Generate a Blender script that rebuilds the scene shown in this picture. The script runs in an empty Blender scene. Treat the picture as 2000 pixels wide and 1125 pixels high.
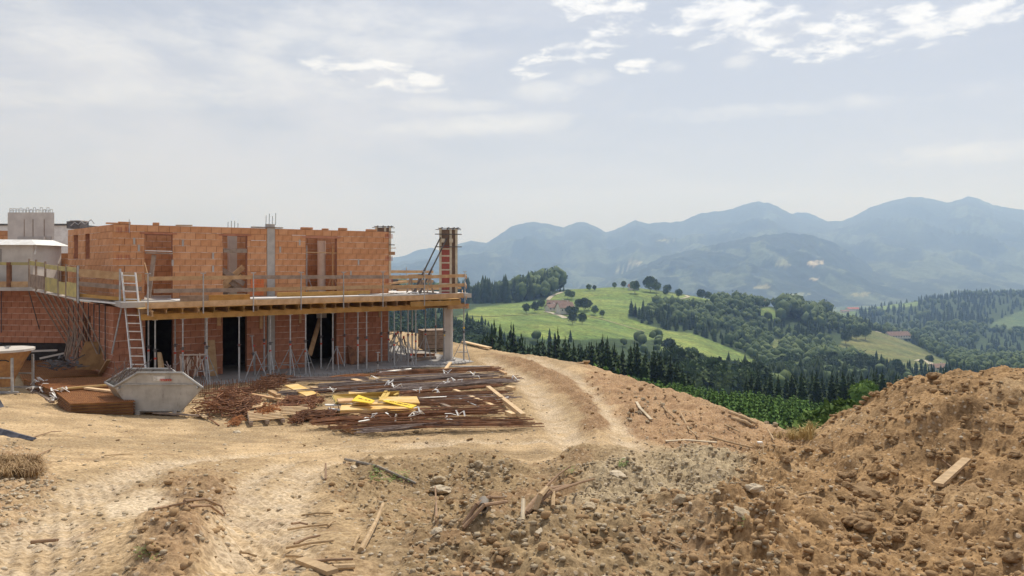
import bpy, bmesh, math, random
import numpy as np
from mathutils import Vector, Matrix
R = math.radians
random.seed(7); rng = np.random.default_rng(11)
scene = bpy.context.scene
COL = scene.collection
F, CX, HY, CZ = 1450.0, 1000.0, 517.0, 4.28      # lens and eye height read off the photograph

# ---------------------------------------------------------------- camera
cam_d = bpy.data.cameras.new('camera'); cam = bpy.data.objects.new('camera', cam_d); COL.objects.link(cam)
cam.location = (0, 0, CZ); cam.rotation_euler = (R(90), 0, 0)
cam_d.sensor_width = 36; cam_d.lens = F/2000*36; cam_d.shift_y = -45.5/2000
cam_d.clip_start = 0.1; cam_d.clip_end = 40000
scene.camera = cam
# ---------------------------------------------------------------- light
SUN_EL, SUN_AZ = 56.0, 24.0                       # azimuth clockwise from +Y (straight ahead)
sd = bpy.data.lights.new('sun', 'SUN'); sd.energy = 3.8; sd.angle = R(2.0); sd.color = (1.0, 0.945, 0.86)
sun = bpy.data.objects.new('sun', sd); COL.objects.link(sun)
_d = Vector((math.sin(R(SUN_AZ))*math.cos(R(SUN_EL)), math.cos(R(SUN_AZ))*math.cos(R(SUN_EL)), math.sin(R(SUN_EL))))
sun.rotation_euler = _d.to_track_quat('Z', 'Y').to_euler(); sun.location = (20, 60, 80)
scene.view_settings.view_transform = 'Standard'; scene.view_settings.look = 'None'
scene.view_settings.exposure = 0.10; scene.view_settings.gamma = 1; scene.view_settings.use_curve_mapping = False
scene.cycles.use_denoising = True
scene.cycles.max_bounces = 5; scene.cycles.diffuse_bounces = 3; scene.cycles.volume_bounces = 1
scene.cycles.transparent_max_bounces = 6
scene.cycles.sample_clamp_indirect = 6

# world: Nishita sky veiled by thin high cloud, brighter cloud bands in front
w = bpy.data.worlds.new('World'); scene.world = w; w.use_nodes = True
nt = w.node_tree; nt.nodes.clear()
class NB:
    def __init__(s, t): s.t = t
    def n(s, k, **p):
        o = s.t.nodes.new(k)
        for a, b in p.items(): setattr(o, a, b)
        return o
    def l(s, a, b): s.t.links.new(a, b)
    def put(s, sock, v):
        if isinstance(v, (int, float)): sock.default_value = v
        elif isinstance(v, (tuple, list)): sock.default_value = tuple(v) if len(v) != 3 or sock.type == 'VECTOR' else (*v, 1)
        else: s.l(v, sock)
    def m(s, op, a, b=0, c=0, clamp=False):
        o = s.n('ShaderNodeMath', operation=op); o.use_clamp = clamp
        s.put(o.inputs[0], a); s.put(o.inputs[1], b)
        if len(o.inputs) > 2: s.put(o.inputs[2], c)
        return o.outputs[0]
    def mix(s, f, a, b, mode='MIX'):
        o = s.n('ShaderNodeMixRGB', blend_type=mode); s.put(o.inputs[0], f); s.put(o.inputs[1], a); s.put(o.inputs[2], b)
        return o.outputs[0]
    def noise(s, vec, sc, det=5, rough=.55, dist=0):
        o = s.n('ShaderNodeTexNoise'); o.inputs['Scale'].default_value = sc; o.inputs['Detail'].default_value = det
        o.inputs['Roughness'].default_value = rough; o.inputs['Distortion'].default_value = dist
        if vec is not None: s.l(vec, o.inputs['Vector'])
        return o.outputs['Fac']
    def ramp(s, f, lo, hi, smooth=True):
        o = s.n('ShaderNodeMapRange'); o.interpolation_type = 'SMOOTHSTEP' if smooth else 'LINEAR'
        s.put(o.inputs['Value'], f); o.inputs['From Min'].default_value = lo; o.inputs['From Max'].default_value = hi
        return o.outputs['Result']
b = NB(nt)
sky = b.n('ShaderNodeTexSky'); sky.sky_type = 'NISHITA'; sky.sun_disc = False
sky.sun_elevation = R(SUN_EL); sky.sun_rotation = R(SUN_AZ); sky.altitude = 700
sky.air_density = 1.0; sky.dust_density = 3.0; sky.ozone_density = 1.0
tc = b.n('ShaderNodeTexCoord'); sx = b.n('ShaderNodeSeparateXYZ'); b.l(tc.outputs['Generated'], sx.inputs[0])
az = b.m('ARCTAN2', sx.outputs[0], sx.outputs[1]); el = b.m('ARCSINE', sx.outputs[2])
cmb = b.n('ShaderNodeCombineXYZ')        # cloud layer flattened towards the horizon
den = b.m('ADD', b.m('MAXIMUM', sx.outputs[2], 0), 0.22)
b.l(b.m('DIVIDE', sx.outputs[0], den), cmb.inputs[0]); b.l(b.m('DIVIDE', sx.outputs[1], den), cmb.inputs[1])
cmb2 = b.n('ShaderNodeCombineXYZ'); b.put(cmb2.inputs[0], az); b.put(cmb2.inputs[1], b.m('MULTIPLY', el, 2.6))
SKYTUNE = dict(veil=(6.4, 6.65, 7.4), cloud=(12.0, 12.0, 12.1))
vn = b.noise(cmb.outputs[0], 0.9, 6, .6, .6)
streak = b.noise(cmb2.outputs[0], 3.0, 8, .62, .5)
puff = b.noise(cmb2.outputs[0], 13.0, 9, .66, .3)
fine = b.noise(cmb2.outputs[0], 26.0, 6, .62, .2)
def blob(px, py, rx, ry, tilt=0.0):
    """soft ellipse on the sky given by azimuth and elevation"""
    a0 = math.atan((px-CX)/F); e0 = math.atan((HY-py)/F*math.cos(a0))
    da = b.m('SUBTRACT', az, a0); de = b.m('SUBTRACT', b.m('SUBTRACT', el, e0), b.m('MULTIPLY', da, tilt))
    q = b.m('ADD', b.m('POWER', b.m('ABSOLUTE', b.m('DIVIDE', da, rx/F)), 2), b.m('POWER', b.m('ABSOLUTE', b.m('DIVIDE', de, ry/F)), 2))
    return b.m('SUBTRACT', 1, b.m('MINIMUM', q, 1))
bl = None
for a in [(1420, 45, 170, 55, -.06), (1600, 80, 160, 42, -.05), (1850, 50, 170, 32, .08), (1190, 75, 90, 36, .35), (1060, 120, 80, 30, .35), (740, 145, 190, 30, -.1),
          (1245, 128, 48, 18, 0), (1165, 15, 110, 40, 0), (1780, 20, 50, 16, 0), (1660, 30, 60, 14, 0)]:
    q = blob(*a); bl = q if bl is None else b.m('MAXIMUM', bl, q)
bl2 = None
for a in [(950, 245, 280, 26, .06), (620, 85, 380, 50, 0), (760, 45, 300, 40, 0), (860, 205, 170, 18, 0), (1900, 300, 220, 28, 0), (350, 180, 420, 42, .1), (120, 60, 260, 70, -.25), (500, 130, 300, 40, -.2), (1500, 215, 300, 22, 0), (1160, 152, 60, 22, 0), (1075, 178, 90, 26, 0), (1310, 130, 50, 18, 0), (1445, 122, 46, 18, 0)]:
    q = blob(*a); bl2 = q if bl2 is None else b.m('MAXIMUM', bl2, q)
bl_l = blob(300, 215, 620, 190, -.1)
dens = b.m('ADD', b.m('MULTIPLY', puff, 1.25), b.m('MULTIPLY', fine, .70))
cum = b.ramp(b.m('ADD', dens, b.m('MULTIPLY', bl, .24)), 1.02, 1.32)
cum = b.m('MULTIPLY', cum, b.ramp(bl, 0, .35))
veil = b.ramp(b.m('ADD', b.m('MULTIPLY', vn, .6), b.m('ADD', b.m('MULTIPLY', streak, .5), b.m('MULTIPLY', bl_l, .14))), .48, .74)
hz = b.m('POWER', b.m('SUBTRACT', 1, b.m('MINIMUM', b.m('ABSOLUTE', b.m('MULTIPLY', el, 2.2)), 1)), 2.2)
c0 = b.mix(0.78, sky.outputs[0], SKYTUNE['veil'])
c1 = b.mix(b.m('MULTIPLY', veil, .85), c0, (8.8, 8.75, 9.1))
c2 = b.mix(b.m('MULTIPLY', hz, .8), c1, (7.5, 7.35, 8.4))
wisp = b.ramp(b.m('ADD', b.m('ADD', b.m('MULTIPLY', streak, .5), b.m('MULTIPLY', puff, .45)), b.m('MULTIPLY', bl2, .22)), .50, .78)
c2 = b.mix(b.m('MULTIPLY', wisp, .75), c2, (10.0, 10.0, 10.1))
c3 = b.mix(b.m('MULTIPLY', cum, .88), c2, SKYTUNE['cloud'])
bg = b.n('ShaderNodeBackground'); bg.inputs[1].default_value = 0.080; b.l(c3, bg.inputs[0])
ow = b.n('ShaderNodeOutputWorld'); b.l(bg.outputs[0], ow.inputs[0])

# ---------------------------------------------------------------- mesh and object helpers
def tag(o, label=None, cat=None, group=None, kind=None):
    if label: o['label'] = label
    if cat: o['category'] = cat
    if group: o['group'] = group
    if kind: o['kind'] = kind
    return o
def empty(name, loc, rz=0.0, label=None, cat=None, group=None):
    o = bpy.data.objects.new(name, None); COL.objects.link(o); o.empty_display_size = .2
    o.location = loc; o.rotation_euler = (0, 0, rz)
    return tag(o, label, cat, group)
def link(name, me, parent=None, loc=(0, 0, 0), rot=(0, 0, 0), mat=None):
    o = bpy.data.objects.new(name, me); COL.objects.link(o)
    if parent: o.parent = parent
    o.location = loc; o.rotation_euler = rot
    if mat and not me.materials: me.materials.append(mat)
    return o
class MB:
    """collects shapes for ONE mesh"""
    def __init__(s): s.v = []; s.f = []
    def hexa(s, c):
        i = len(s.v); s.v += [tuple(x) for x in c]
        s.f += [(i, i+3, i+2, i+1), (i+4, i+5, i+6, i+7), (i, i+1, i+5, i+4), (i+1, i+2, i+6, i+5), (i+2, i+3, i+7, i+6), (i+3, i, i+4, i+7)]
    def box(s, x0, y0, z0, x1, y1, z1):
        s.hexa([(x0, y0, z0), (x1, y0, z0), (x1, y1, z0), (x0, y1, z0), (x0, y0, z1), (x1, y0, z1), (x1, y1, z1), (x0, y1, z1)])
    def bar(s, p, q, w, h, up=(0, 0, 1)):
        p, q = Vector(p), Vector(q); d = (q-p).normalized(); u = Vector(up)
        if abs(d.dot(u)) > .98: u = Vector((0, 1, 0))
        a = d.cross(u).normalized()*(w/2); c = a.cross(d).normalized()*(h/2)
        s.hexa([p-a-c, p+a-c, q+a-c, q-a-c, p-a+c, p+a+c, q+a+c, q-a+c])
    def tube(s, p, q, r, n=6, r2=None):
        p, q = Vector(p), Vector(q); d = (q-p)
        if d.length < 1e-6: return
        d.normalize(); u = Vector((0, 0, 1)) if abs(d.z) < .9 else Vector((1, 0, 0))
        a = d.cross(u).normalized(); c = a.cross(d); i = len(s.v); r2 = r if r2 is None else r2
        for P, rr in ((p, r), (q, r2)):
            for k in range(n):
                t = 2*math.pi*k/n; s.v.append(tuple(P+a*math.cos(t)*rr+c*math.sin(t)*rr))
        for k in range(n): s.f.append((i+k, i+(k+1) % n, i+n+(k+1) % n, i+n+k))
        s.f.append(tuple(range(i+n-1, i-1, -1))); s.f.append(tuple(range(i+n, i+2*n)))
    def path(s, pts, r, n=6):
        for a, c in zip(pts[:-1], pts[1:]): s.tube(a, c, r, n)
    def ibeam(s, p, q, H=.2, W=.08):
        """timber formwork girder: web and two flanges"""
        p, q = Vector(p), Vector(q); z = Vector((0, 0, 1))
        s.bar(p+z*(H/2-.02), q+z*(H/2-.02), W, .04); s.bar(p-z*(H/2-.02), q-z*(H/2-.02), W, .04)
        s.bar(p, q, .03, H-.08)
    def poly(s, pts): i = len(s.v); s.v += [tuple(p) for p in pts]; s.f.append(tuple(range(i, i+len(pts))))
    def mesh(s, name, origin=(0, 0, 0), smooth=False):
        me = bpy.data.meshes.new(name); ox, oy, oz = origin
        me.from_pydata([(x-ox, y-oy, z-oz) for x, y, z in s.v], [], s.f); me.update()
        if smooth: me.polygons.foreach_set('use_smooth', [True]*len(me.polygons))
        return me
    def build(s, name, mat, parent=None, smooth=False, local=False):
        org = Vector((0, 0, 0)); q_ = None if local else parent
        while q_ is not None: org = org+Vector(q_.location); q_ = q_.parent
        me = s.mesh(name, org, smooth); me.materials.append(mat)
        return link(name, me, parent)
    def thing(s, name, mat, label, cat, group=None, smooth=False):
        """a top-level thing made of one mesh, its origin at its base"""
        a = np.array(s.v); o = (float(a[:, 0].mean()), float(a[:, 1].mean()), float(a[:, 2].min()))
        me = s.mesh(name, o, smooth); me.materials.append(mat)
        return tag(link(name, me, None, o), label, cat, group)
def np_mesh(name, V, Fq, mat, n=4, smooth=False):
    me = bpy.data.meshes.new(name); V = np.asarray(V, dtype=np.float32); Fq = np.asarray(Fq, dtype=np.int32)
    me.vertices.add(len(V)); me.vertices.foreach_set('co', V.ravel())
    me.loops.add(Fq.size); me.loops.foreach_set('vertex_index', Fq.ravel())
    me.polygons.add(len(Fq)); me.polygons.foreach_set('loop_start', np.arange(0, Fq.size, n, dtype=np.int32))
    me.polygons.foreach_set('loop_total', np.full(len(Fq), n, dtype=np.int32))
    if smooth: me.polygons.foreach_set('use_smooth', np.ones(len(Fq), dtype=bool))
    me.update(calc_edges=True); me.materials.append(mat)
    return me
def W(px, py, Y): return Vector(((px-CX)/F*Y, Y, CZ-(py-HY)/F*Y))
def Wz(px, py, z): Y = (CZ-z)*F/(py-HY); return Vector(((px-CX)/F*Y, Y, z))

# 2-D gradient noise in numpy
_perm = rng.permutation(512); _ga = rng.uniform(0, 2*np.pi, 512); _gx, _gy = np.cos(_ga), np.sin(_ga)
def perlin(x, y):
    xi = np.floor(x).astype(np.int64); yi = np.floor(y).astype(np.int64); xf = x-xi; yf = y-yi
    u = xf*xf*xf*(xf*(xf*6-15)+10); v = yf*yf*yf*(yf*(yf*6-15)+10)
    def g(ix, iy, fx, fy):
        h = _perm[(_perm[ix & 511]+iy) & 511]; return _gx[h]*fx+_gy[h]*fy
    a = g(xi, yi, xf, yf); c = g(xi+1, yi, xf-1, yf); d = g(xi, yi+1, xf, yf-1); e = g(xi+1, yi+1, xf-1, yf-1)
    return (a+(c-a)*u)*(1-v)+(d+(e-d)*u)*v
def fbm(x, y, o=4, gain=.5):
    s = 0; a = 1; f = 1
    for k in range(o): s = s+a*perlin(x*f+k*17.3, y*f-k*9.1); a *= gain; f *= 2.03
    return s
def billow(x, y, o=3, gain=.55):
    s = 0; a = 1; f = 1
    for k in range(o): s = s+a*np.abs(perlin(x*f+k*31.7, y*f+k*5.9)); a *= gain; f *= 2.1
    return s
def sstep(x, a, c): t = np.clip((x-a)/(c-a), 0, 1); return t*t*(3-2*t)
def inpoly(px, py, poly):
    r = np.zeros(np.shape(px), dtype=bool); n = len(poly); j = n-1
    for i in range(n):
        xi, yi = poly[i]; xj, yj = poly[j]
        c = ((yi > py) != (yj > py)) & (px < (xj-xi)*(py-yi)/(yj-yi+1e-12)+xi); r ^= c; j = i
    return r
def segdist(px, py, pts):
    """distance to a polyline and its side"""
    best = np.full(np.shape(px), 1e9); side = np.zeros(np.shape(px))
    for (ax, ay), (cx, cy) in zip(pts[:-1], pts[1:]):
        dx, dy = cx-ax, cy-ay; t = np.clip(((px-ax)*dx+(py-ay)*dy)/(dx*dx+dy*dy), 0, 1)
        d = np.hypot(px-ax-t*dx, py-ay-t*dy); cr = dx*(py-ay)-dy*(px-ax)
        m = d < best; best = np.where(m, d, best); side = np.where(m, np.sign(cr), side)
    return best, side

# ---------------------------------------------------------------- materials
def mat(name, c1, c2=None, scale=6, rough=.85, bump=.0, bscale=None, metal=0, det=5, lo=.35, hi=.65, rand=0, stretch=None, spec=.3):
    m = bpy.data.materials.new(name); m.use_nodes = True; t = m.node_tree; t.nodes.clear(); q = NB(t)
    bs = q.n('ShaderNodeBsdfPrincipled'); out = q.n('ShaderNodeOutputMaterial'); q.l(bs.outputs[0], out.inputs[0])
    bs.inputs['Roughness'].default_value = rough; bs.inputs['Metallic'].default_value = metal
    bs.inputs['Specular IOR Level'].default_value = spec
    co = q.n('ShaderNodeTexCoord'); vec = co.outputs['Object']
    if stretch:
        mp = q.n('ShaderNodeMapping'); mp.inputs['Scale'].default_value = stretch; q.l(vec, mp.inputs[0]); vec = mp.outputs[0]
    col = None
    if c2 is not None:
        nz = q.noise(vec, scale, det, .6); col = q.mix(q.ramp(nz, lo, hi), c1, c2)
    if rand:
        oi = q.n('ShaderNodeObjectInfo'); v = q.m('ADD', q.m('MULTIPLY', oi.outputs['Random'], rand), 1-rand/2)
        cc = q.n('ShaderNodeCombineXYZ')
        for i in range(3): q.l(v, cc.inputs[i])
        col = q.mix(1, col if col is not None else c1, cc.outputs[0], 'MULTIPLY')
    if col is not None: q.l(col, bs.inputs['Base Color'])
    else: bs.inputs['Base Color'].default_value = (*c1, 1)
    if bump:
        bn = q.n('ShaderNodeBump'); bn.inputs['Strength'].default_value = bump; bn.inputs['Distance'].default_value = .02
        q.l(q.noise(vec, bscale or scale*4, 5, .65), bn.inputs['Height']); q.l(bn.outputs[0], bs.inputs['Normal'])
    return m
M = {}
M['mortar'] = mat('mortar', (.36, .175, .105), (.28, .13, .08), 9, .95, .3)
M['joint'] = mat('pale_bed_joint', (.66, .50, .40), (.46, .29, .20), 5, .95, .2, lo=.4, hi=.6)
def brick_mat(name, a, c, d):
    m = mat(name, a, c, 3.0, .92, .35, 40, rand=.15); t = m.node_tree; q = NB(t)
    bs = [n for n in t.nodes if n.type == 'BSDF_PRINCIPLED'][0]; src = bs.inputs['Base Color'].links[0].from_socket
    oi = q.n('ShaderNodeObjectInfo'); k = q.ramp(oi.outputs['Random'], .55, 1.0)
    # dust smears and pale lime bloom
    co = q.n('ShaderNodeTexCoord'); n2 = q.noise(co.outputs['Object'], 7, 6, .7)
    c2 = q.mix(q.m('MULTIPLY', k, .30), src, d); c3 = q.mix(q.m('MULTIPLY', q.ramp(n2, .55, .8), .35), c2, (.62, .46, .36))
    q.l(c3, bs.inputs['Base Color']); return m
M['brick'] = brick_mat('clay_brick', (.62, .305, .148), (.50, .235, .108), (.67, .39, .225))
M['brick_dark'] = brick_mat('clay_brick_shaded', (.46, .205, .12), (.37, .155, .09), (.56, .29, .19))  # darker copy of the clay colour, carrying the ground floor's shade
M['concrete'] = mat('concrete', (.48, .45, .41), (.38, .355, .33), 2.5, .9, .2, 30)
M['concrete_light'] = mat('pale_concrete', (.60, .555, .50), (.50, .455, .41), 1.6, .9, .15, 20)
M['slab'] = mat('floor_slab', (.43, .41, .39), (.31, .30, .29), 1.3, .85, .15, 25)
M['timber'] = mat('fresh_timber', (.60, .40, .22), (.47, .29, .15), 4, .8, .2, 30, rand=.3, stretch=(1, 1, 1))
M['timber_pale'] = mat('pale_timber', (.72, .54, .33), (.62, .43, .24), 5, .8, .2, 30, rand=.25)
M['timber_grey'] = mat('grey_timber', (.36, .28, .22), (.25, .19, .15), 5, .9, .3, 30, rand=.25)
M['beam_yellow'] = mat('yellow_formwork_timber', (.52, .31, .10), (.40, .23, .07), 3, .7, .15, 30, rand=.2)
M['panel_yellow'] = mat('yellow_panel', (.50, .42, .16), (.36, .31, .15), 3, .7, .1, 20, rand=.2)
M['yellow_new'] = mat('new_yellow_board', (.86, .62, .05), (.80, .54, .04), 3, .6, .05, 20)
M['ply'] = mat('plywood_pale', (.74, .53, .26), (.66, .42, .13), 2.2, .7, .1, 30, rand=.15)
M['steel'] = mat('galvanised_steel', (.50, .50, .49), (.36, .36, .36), 8, .5, .1, 40, metal=.35, rand=.25)
M['steel_dark'] = mat('dark_steel', (.16, .15, .15), (.09, .085, .085), 8, .6, metal=.3)
M['alu'] = mat('aluminium', (.72, .72, .70), (.60, .60, .59), 8, .4, metal=.3)
M['red'] = mat('red_collar', (.55, .07, .04), rough=.5)
M['orange'] = mat('orange_paint', (.46, .26, .11), (.34, .18, .09), 6, .6)
M['skip'] = mat('skip_sheet_steel', (.50, .49, .46), (.36, .345, .32), 1.6, .55, .12, 9, metal=.25, lo=.35, hi=.65)
_t = M['skip'].node_tree; _q = NB(_t); _b = _t.nodes['Principled BSDF']; _s = _b.inputs['Base Color'].links[0].from_socket; _c = _q.n('ShaderNodeTexCoord'); _m = _q.n('ShaderNodeMapping'); _m.inputs['Scale'].default_value = (1.2, 1, .45); _m.inputs['Rotation'].default_value = (0, .6, 0); _q.l(_c.outputs['Object'], _m.inputs[0])
_f = _q.ramp(_q.noise(_m.outputs[0], 5, 8, .72), .56, .66); _g = _q.ramp(_q.noise(_c.outputs['Object'], 9, 7, .75), .60, .72)
_q.l(_q.mix(_q.m('MULTIPLY', _g, .55), _q.mix(_q.m('MULTIPLY', _f, .6), _s, (.24, .225, .21)), (.30, .19, .11)), _b.inputs['Base Color'])
M['skip_end'] = mat('skip_end_sheet', (.46, .40, .30), (.38, .33, .25), 2.2, .6, .12, 9, metal=.15)
M['rust'] = mat('rusty_steel', (.28, .135, .07), (.15, .075, .045), 5, .85, .3, 40, rand=.45)
M['rust_bright'] = mat('bright_rust', (.42, .185, .07), (.25, .11, .05), 8, .85, .3, 40, rand=.3)
M['rebar_grey'] = mat('grey_reinforcing_steel', (.24, .19, .17), (.16, .12, .11), 6, .6, .2, 40, metal=.2, rand=.3)
M['mesh_mat'] = mat('rusty_mat', (.32, .18, .075), (.22, .12, .05), 3, .9, .2, 30, rand=.2)
M['white'] = mat('white_plastic', (.80, .79, .76), (.68, .66, .62), 5, .6)
M['membrane'] = mat('white_membrane', (.78, .78, .77), (.62, .61, .60), 2.5, .6, .2, 12)
M['black'] = mat('black_rubber', (.03, .03, .032), rough=.7)
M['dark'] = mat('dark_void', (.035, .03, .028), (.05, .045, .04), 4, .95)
M['tarp'] = mat('blue_tarp', (.045, .048, .065), (.10, .10, .12), 6, .6, .3, 12)
M['pipe'] = mat('grey_pipe', (.15, .135, .12), (.25, .21, .16), 6, .6)
M['tube_beige'] = mat('cardboard_tube', (.74, .60, .49), (.66, .52, .42), 4, .8)
M['formply'] = mat('dark_formwork_ply', (.17, .115, .085), (.25, .17, .12), 4, .7)
M['formred'] = mat('red_formwork_panel', (.40, .10, .08), (.30, .085, .07), 5, .6, .1)
M['cream'] = mat('cream_formwork_rib', (.64, .58, .44), (.50, .44, .33), 5, .7, .1)
M['ribbon'] = mat('white_strap', (.86, .85, .82), rough=.7)
M['net'] = mat('orange_safety_net', (.75, .20, .06), rough=.7)
M['stone_brown'] = mat('earth_clod', (.37, .243, .128), (.29, .188, .098), 5, .97, .6, 22, rand=.22)
M['stone_grey'] = mat('grey_stone', (.46, .375, .255), (.37, .29, .19), 5, .95, .5, 20, rand=.3)
M['stone_pale'] = mat('pale_stone', (.62, .53, .40), (.50, .41, .28), 6, .9, .4, 20, rand=.2)
M['wood_dead'] = mat('weathered_wood', (.47, .34, .20), (.34, .24, .14), 9, .9, .3, 40, rand=.3)
M['root'] = mat('dead_root', (.34, .225, .14), (.25, .16, .10), 9, .9, .3, 40, rand=.3)
M['grass_dry'] = mat('dry_grass', (.52, .40, .18), (.42, .31, .13), 5, .9)
M['straw'] = mat('matted_straw', (.30, .20, .11), (.40, .28, .15), 8, .95)
M['leaf'] = mat('small_leaves', (.13, .20, .04), (.20, .27, .06), 6, .7)
def foliage(name, a, c, sc, rand=.5, back=None):
    m = mat(name, a, c, sc, .85, rand=rand, det=4); m.node_tree.nodes['Principled BSDF'].inputs['Specular IOR Level'].default_value = .15; return m
M['spruce'] = foliage('spruce_needles', (.022, .040, .014), (.036, .062, .020), .9)
M['spruce_young'] = foliage('young_spruce_needles', (.060, .125, .022), (.105, .190, .038), 1.4, .45)
M['bright_leaf'] = foliage('bright_broadleaf', (.085, .15, .03), (.14, .21, .045), 2.4, .5)
M['broadleaf'] = foliage('broadleaf_crown', (.050, .085, .034), (.120, .160, .052), .16, .7)
M['bark'] = mat('bark', (.12, .085, .06), (.08, .06, .045), 6, .95)
# ================================================================ THE GROUND OF THE SITE
CP = [  # (photo x, photo y, distance) read on the bare ground
 (0,1125,4.0),(300,1125,4.2),(600,1125,4.4),(1000,1125,4.5),(1300,1125,4.5),(1700,1125,4.3),(2000,1125,4.4),(-500,1125,4),(2500,1125,4.4),
 (0,1000,6.2),(300,1000,6.7),(600,1000,7.1),(880,1000,7.4),(1000,1010,7.3),(1300,1000,7.3),(1500,1000,7.0),(1690,1005,7.2),(1850,1000,6.9),(2000,1000,6.4),(-500,1000,6),(2500,1000,6),
 (0,930,8.6),(300,930,9.4),(600,930,10.2),(900,960,9.0),(1270,950,9.0),(1450,950,8.9),(1600,940,9.0),(1750,940,8.7),(1900,930,8.5),(2000,900,8.2),(-500,930,8),(2500,850,8),
 (0,890,10.6),(300,890,12.2),(600,892,13.6),(900,888,14.6),(1100,886,14.9),(740,912,11.4),(930,915,11.2),(1130,914,11.2),
 (0,850,13.8),(120,850,15.2),(300,850,17.6),(600,860,18),(900,860,18),(1200,858,18.1),(1400,862,17.8),
 (0,800,18.8),(0,765,23.5),(150,800,21.8),(300,812,21.2),(-500,800,17),(-500,760,22),
 (400,760,25.6),(600,820,20.6),(800,800,22.1),(1000,800,22.1),(1000,740,28),(1140,712,32),(1330,768,24.6),(1200,800,22),(1450,812,21.1),(1530,845,19.0),
 (1270,888,11.0),(1400,882,11.8),(1500,886,12.0),(1340,884,11.2),
 (1590,858,12.2),(1640,820,12.0),(1690,790,11.6),(1760,750,11.2),(1830,739,10.9),(1900,742,10.5),(2000,729,10.1),(2200,712,9.5),(2500,712,9),
 (1700,860,9.9),(1800,850,9.4),(1900,820,9.2),(2000,800,9.0),(1600,900,10.2)]
pts = [tuple(W(*c)) for c in CP]
for x, y, z in [(-4,40,0),(-8,46,0),(-16,30,-.1),(-10,31,-.1),(-6,36,-.1),(-20,40,.2),(-34,30,.4),(-30,45,.3),(-20,60,.3),(3,17,.12),(5.5,16.5,.05),(7.5,14.5,.4),(9.5,13,.9),(12,12,1.0),(16,10,1.0),
                (0,2,2.7),(-6,2,2.6),(6,2,2.7),(0,-8,3.0),(-20,0,2.3),(20,0,2.8),(-20,-25,3),(20,-25,3),(40,-10,2),(-40,0,1.5),(-40,20,.8),(3.0,14.2,.42),(5,14,.5)]:
    pts.append((x, y, z))
pts = np.array(pts); MQ = .9
_A = np.sqrt((pts[:, None, 0]-pts[None, :, 0])**2+(pts[:, None, 1]-pts[None, :, 1])**2+MQ*MQ)
_cw = np.linalg.solve(_A-np.eye(len(pts))*.03, pts[:, 2]-1.0)
EDGE = [(-30, 62), (-12, 52), (-6, 47), (-2.6, 39.5), (.4, 35.5), (3.1, 32), (5.6, 24.6), (7.2, 18.8), (9.4, 15.6), (13, 13.6), (20, 12.6), (60, 12)]
def base_z(X, Y):
    X = np.asarray(X, float); Y = np.asarray(Y, float); sh = X.shape; x = X.ravel(); y = Y.ravel(); z = np.empty(len(x))
    for i in range(0, len(x), 20000):
        s = slice(i, i+20000)
        z[s] = 1.0+np.sqrt((x[s, None]-pts[None, :, 0])**2+(y[s, None]-pts[None, :, 1])**2+MQ*MQ) @ _cw
    d, sd_ = segdist(x, y, EDGE); out = np.where(sd_ > 0, d, 0)
    z = z-np.where(out > 0, .62*np.maximum(out-.3, 0)+.02*out, 0)
    return z.reshape(sh)
def gz(x, y): return float(base_z(np.array([x]), np.array([y]))[0])
def G(px, py, Y0=None):
    """the point of the site's ground seen at a pixel (marches along the ray)"""
    Ys = np.exp(np.linspace(math.log(2.6), math.log(55), 900)); X = (px-CX)/F*Ys; Z = CZ-(py-HY)/F*Ys
    g = base_z(X, Ys); k = np.argmax(g >= Z)
    if not (g >= Z).any(): k = len(Ys)-1
    return Vector((float(X[k]), float(Ys[k]), float(g[k])))

# zones of the ground, given on the photograph's ground plane
def zones(px, py, X, Y):
    z = {}
    def soft(poly, s):
        P = poly+[poly[0]]; d, _ = segdist(px, py, P); i = inpoly(px, py, poly); return sstep(np.where(i, d, -d), -s, s)
    nz = fbm(X*.9, Y*.9, 4)*22
    pxn = px+nz*1.1; py2 = py+nz*.35
    def softn(poly, s):
        P = poly+[poly[0]]; d, _ = segdist(pxn, py2, P); i = inpoly(pxn, py2, poly); return sstep(np.where(i, d, -d), -s, s)
    z['heap'] = softn([(1480,870),(1560,850),(1590,700),(2600,600),(2600,1300),(1330,1300),(1400,1050),(1420,960)], 45)
    z['gravel'] = softn([(1110,985),(1190,925),(1260,884),(1360,876),(1470,900),(1440,985),(1330,1015),(1150,1010)], 22)
    z['rough'] = softn([(690,905),(780,915),(900,905),(960,900),(1060,935),(1130,905),(1200,930),(1270,888),(1500,880),(1560,900),(1500,1300),(720,1300),(780,1100),(700,1010),(640,960)], 30)
    z['hump'] = softn([(330,940),(400,925),(450,945),(440,1000),(420,1050),(400,1110),(390,1200),(250,1200),(270,1080),(310,1010)], 34)
    z['leftbank'] = softn([(-900,860),(40,865),(95,905),(110,960),(60,1010),(20,1040),(-900,1060)], 18)
    z['red'] = softn([(1150,712),(1290,745),(1440,800),(1570,850),(1560,900),(1440,892),(1300,880),(1240,850),(1200,800),(1160,760)], 14)
    z['median'] = softn([(960,690),(1040,708),(1110,735),(1150,770),(1185,830),(1175,858),(1150,850),(1120,790),(1060,745),(1000,715)], 10)
    z['yard'] = softn([(-900,770),(60,775),(400,800),(640,840),(900,845),(1040,835),(1060,800),(1020,740),(960,700),(400,740),(-900,745)], 22)
    z['pale_spot'] = softn([(200,985),(300,975),(330,990),(290,1015),(210,1022)], 10)  # zone where the soil colour is made lighter
    z['arc'] = softn([(650,892),(760,878),(900,876),(1040,884),(1120,898),(1040,900),(900,888),(780,890)], 5)
    return z
PXS = np.concatenate([np.arange(-1400, -100, 30), np.arange(-100, 2120, 3.3), np.arange(2120, 3400, 30)])
YS = np.concatenate([np.exp(np.linspace(math.log(2.5), math.log(34), 620)), np.exp(np.linspace(math.log(34.4), math.log(70), 90))])
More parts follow.
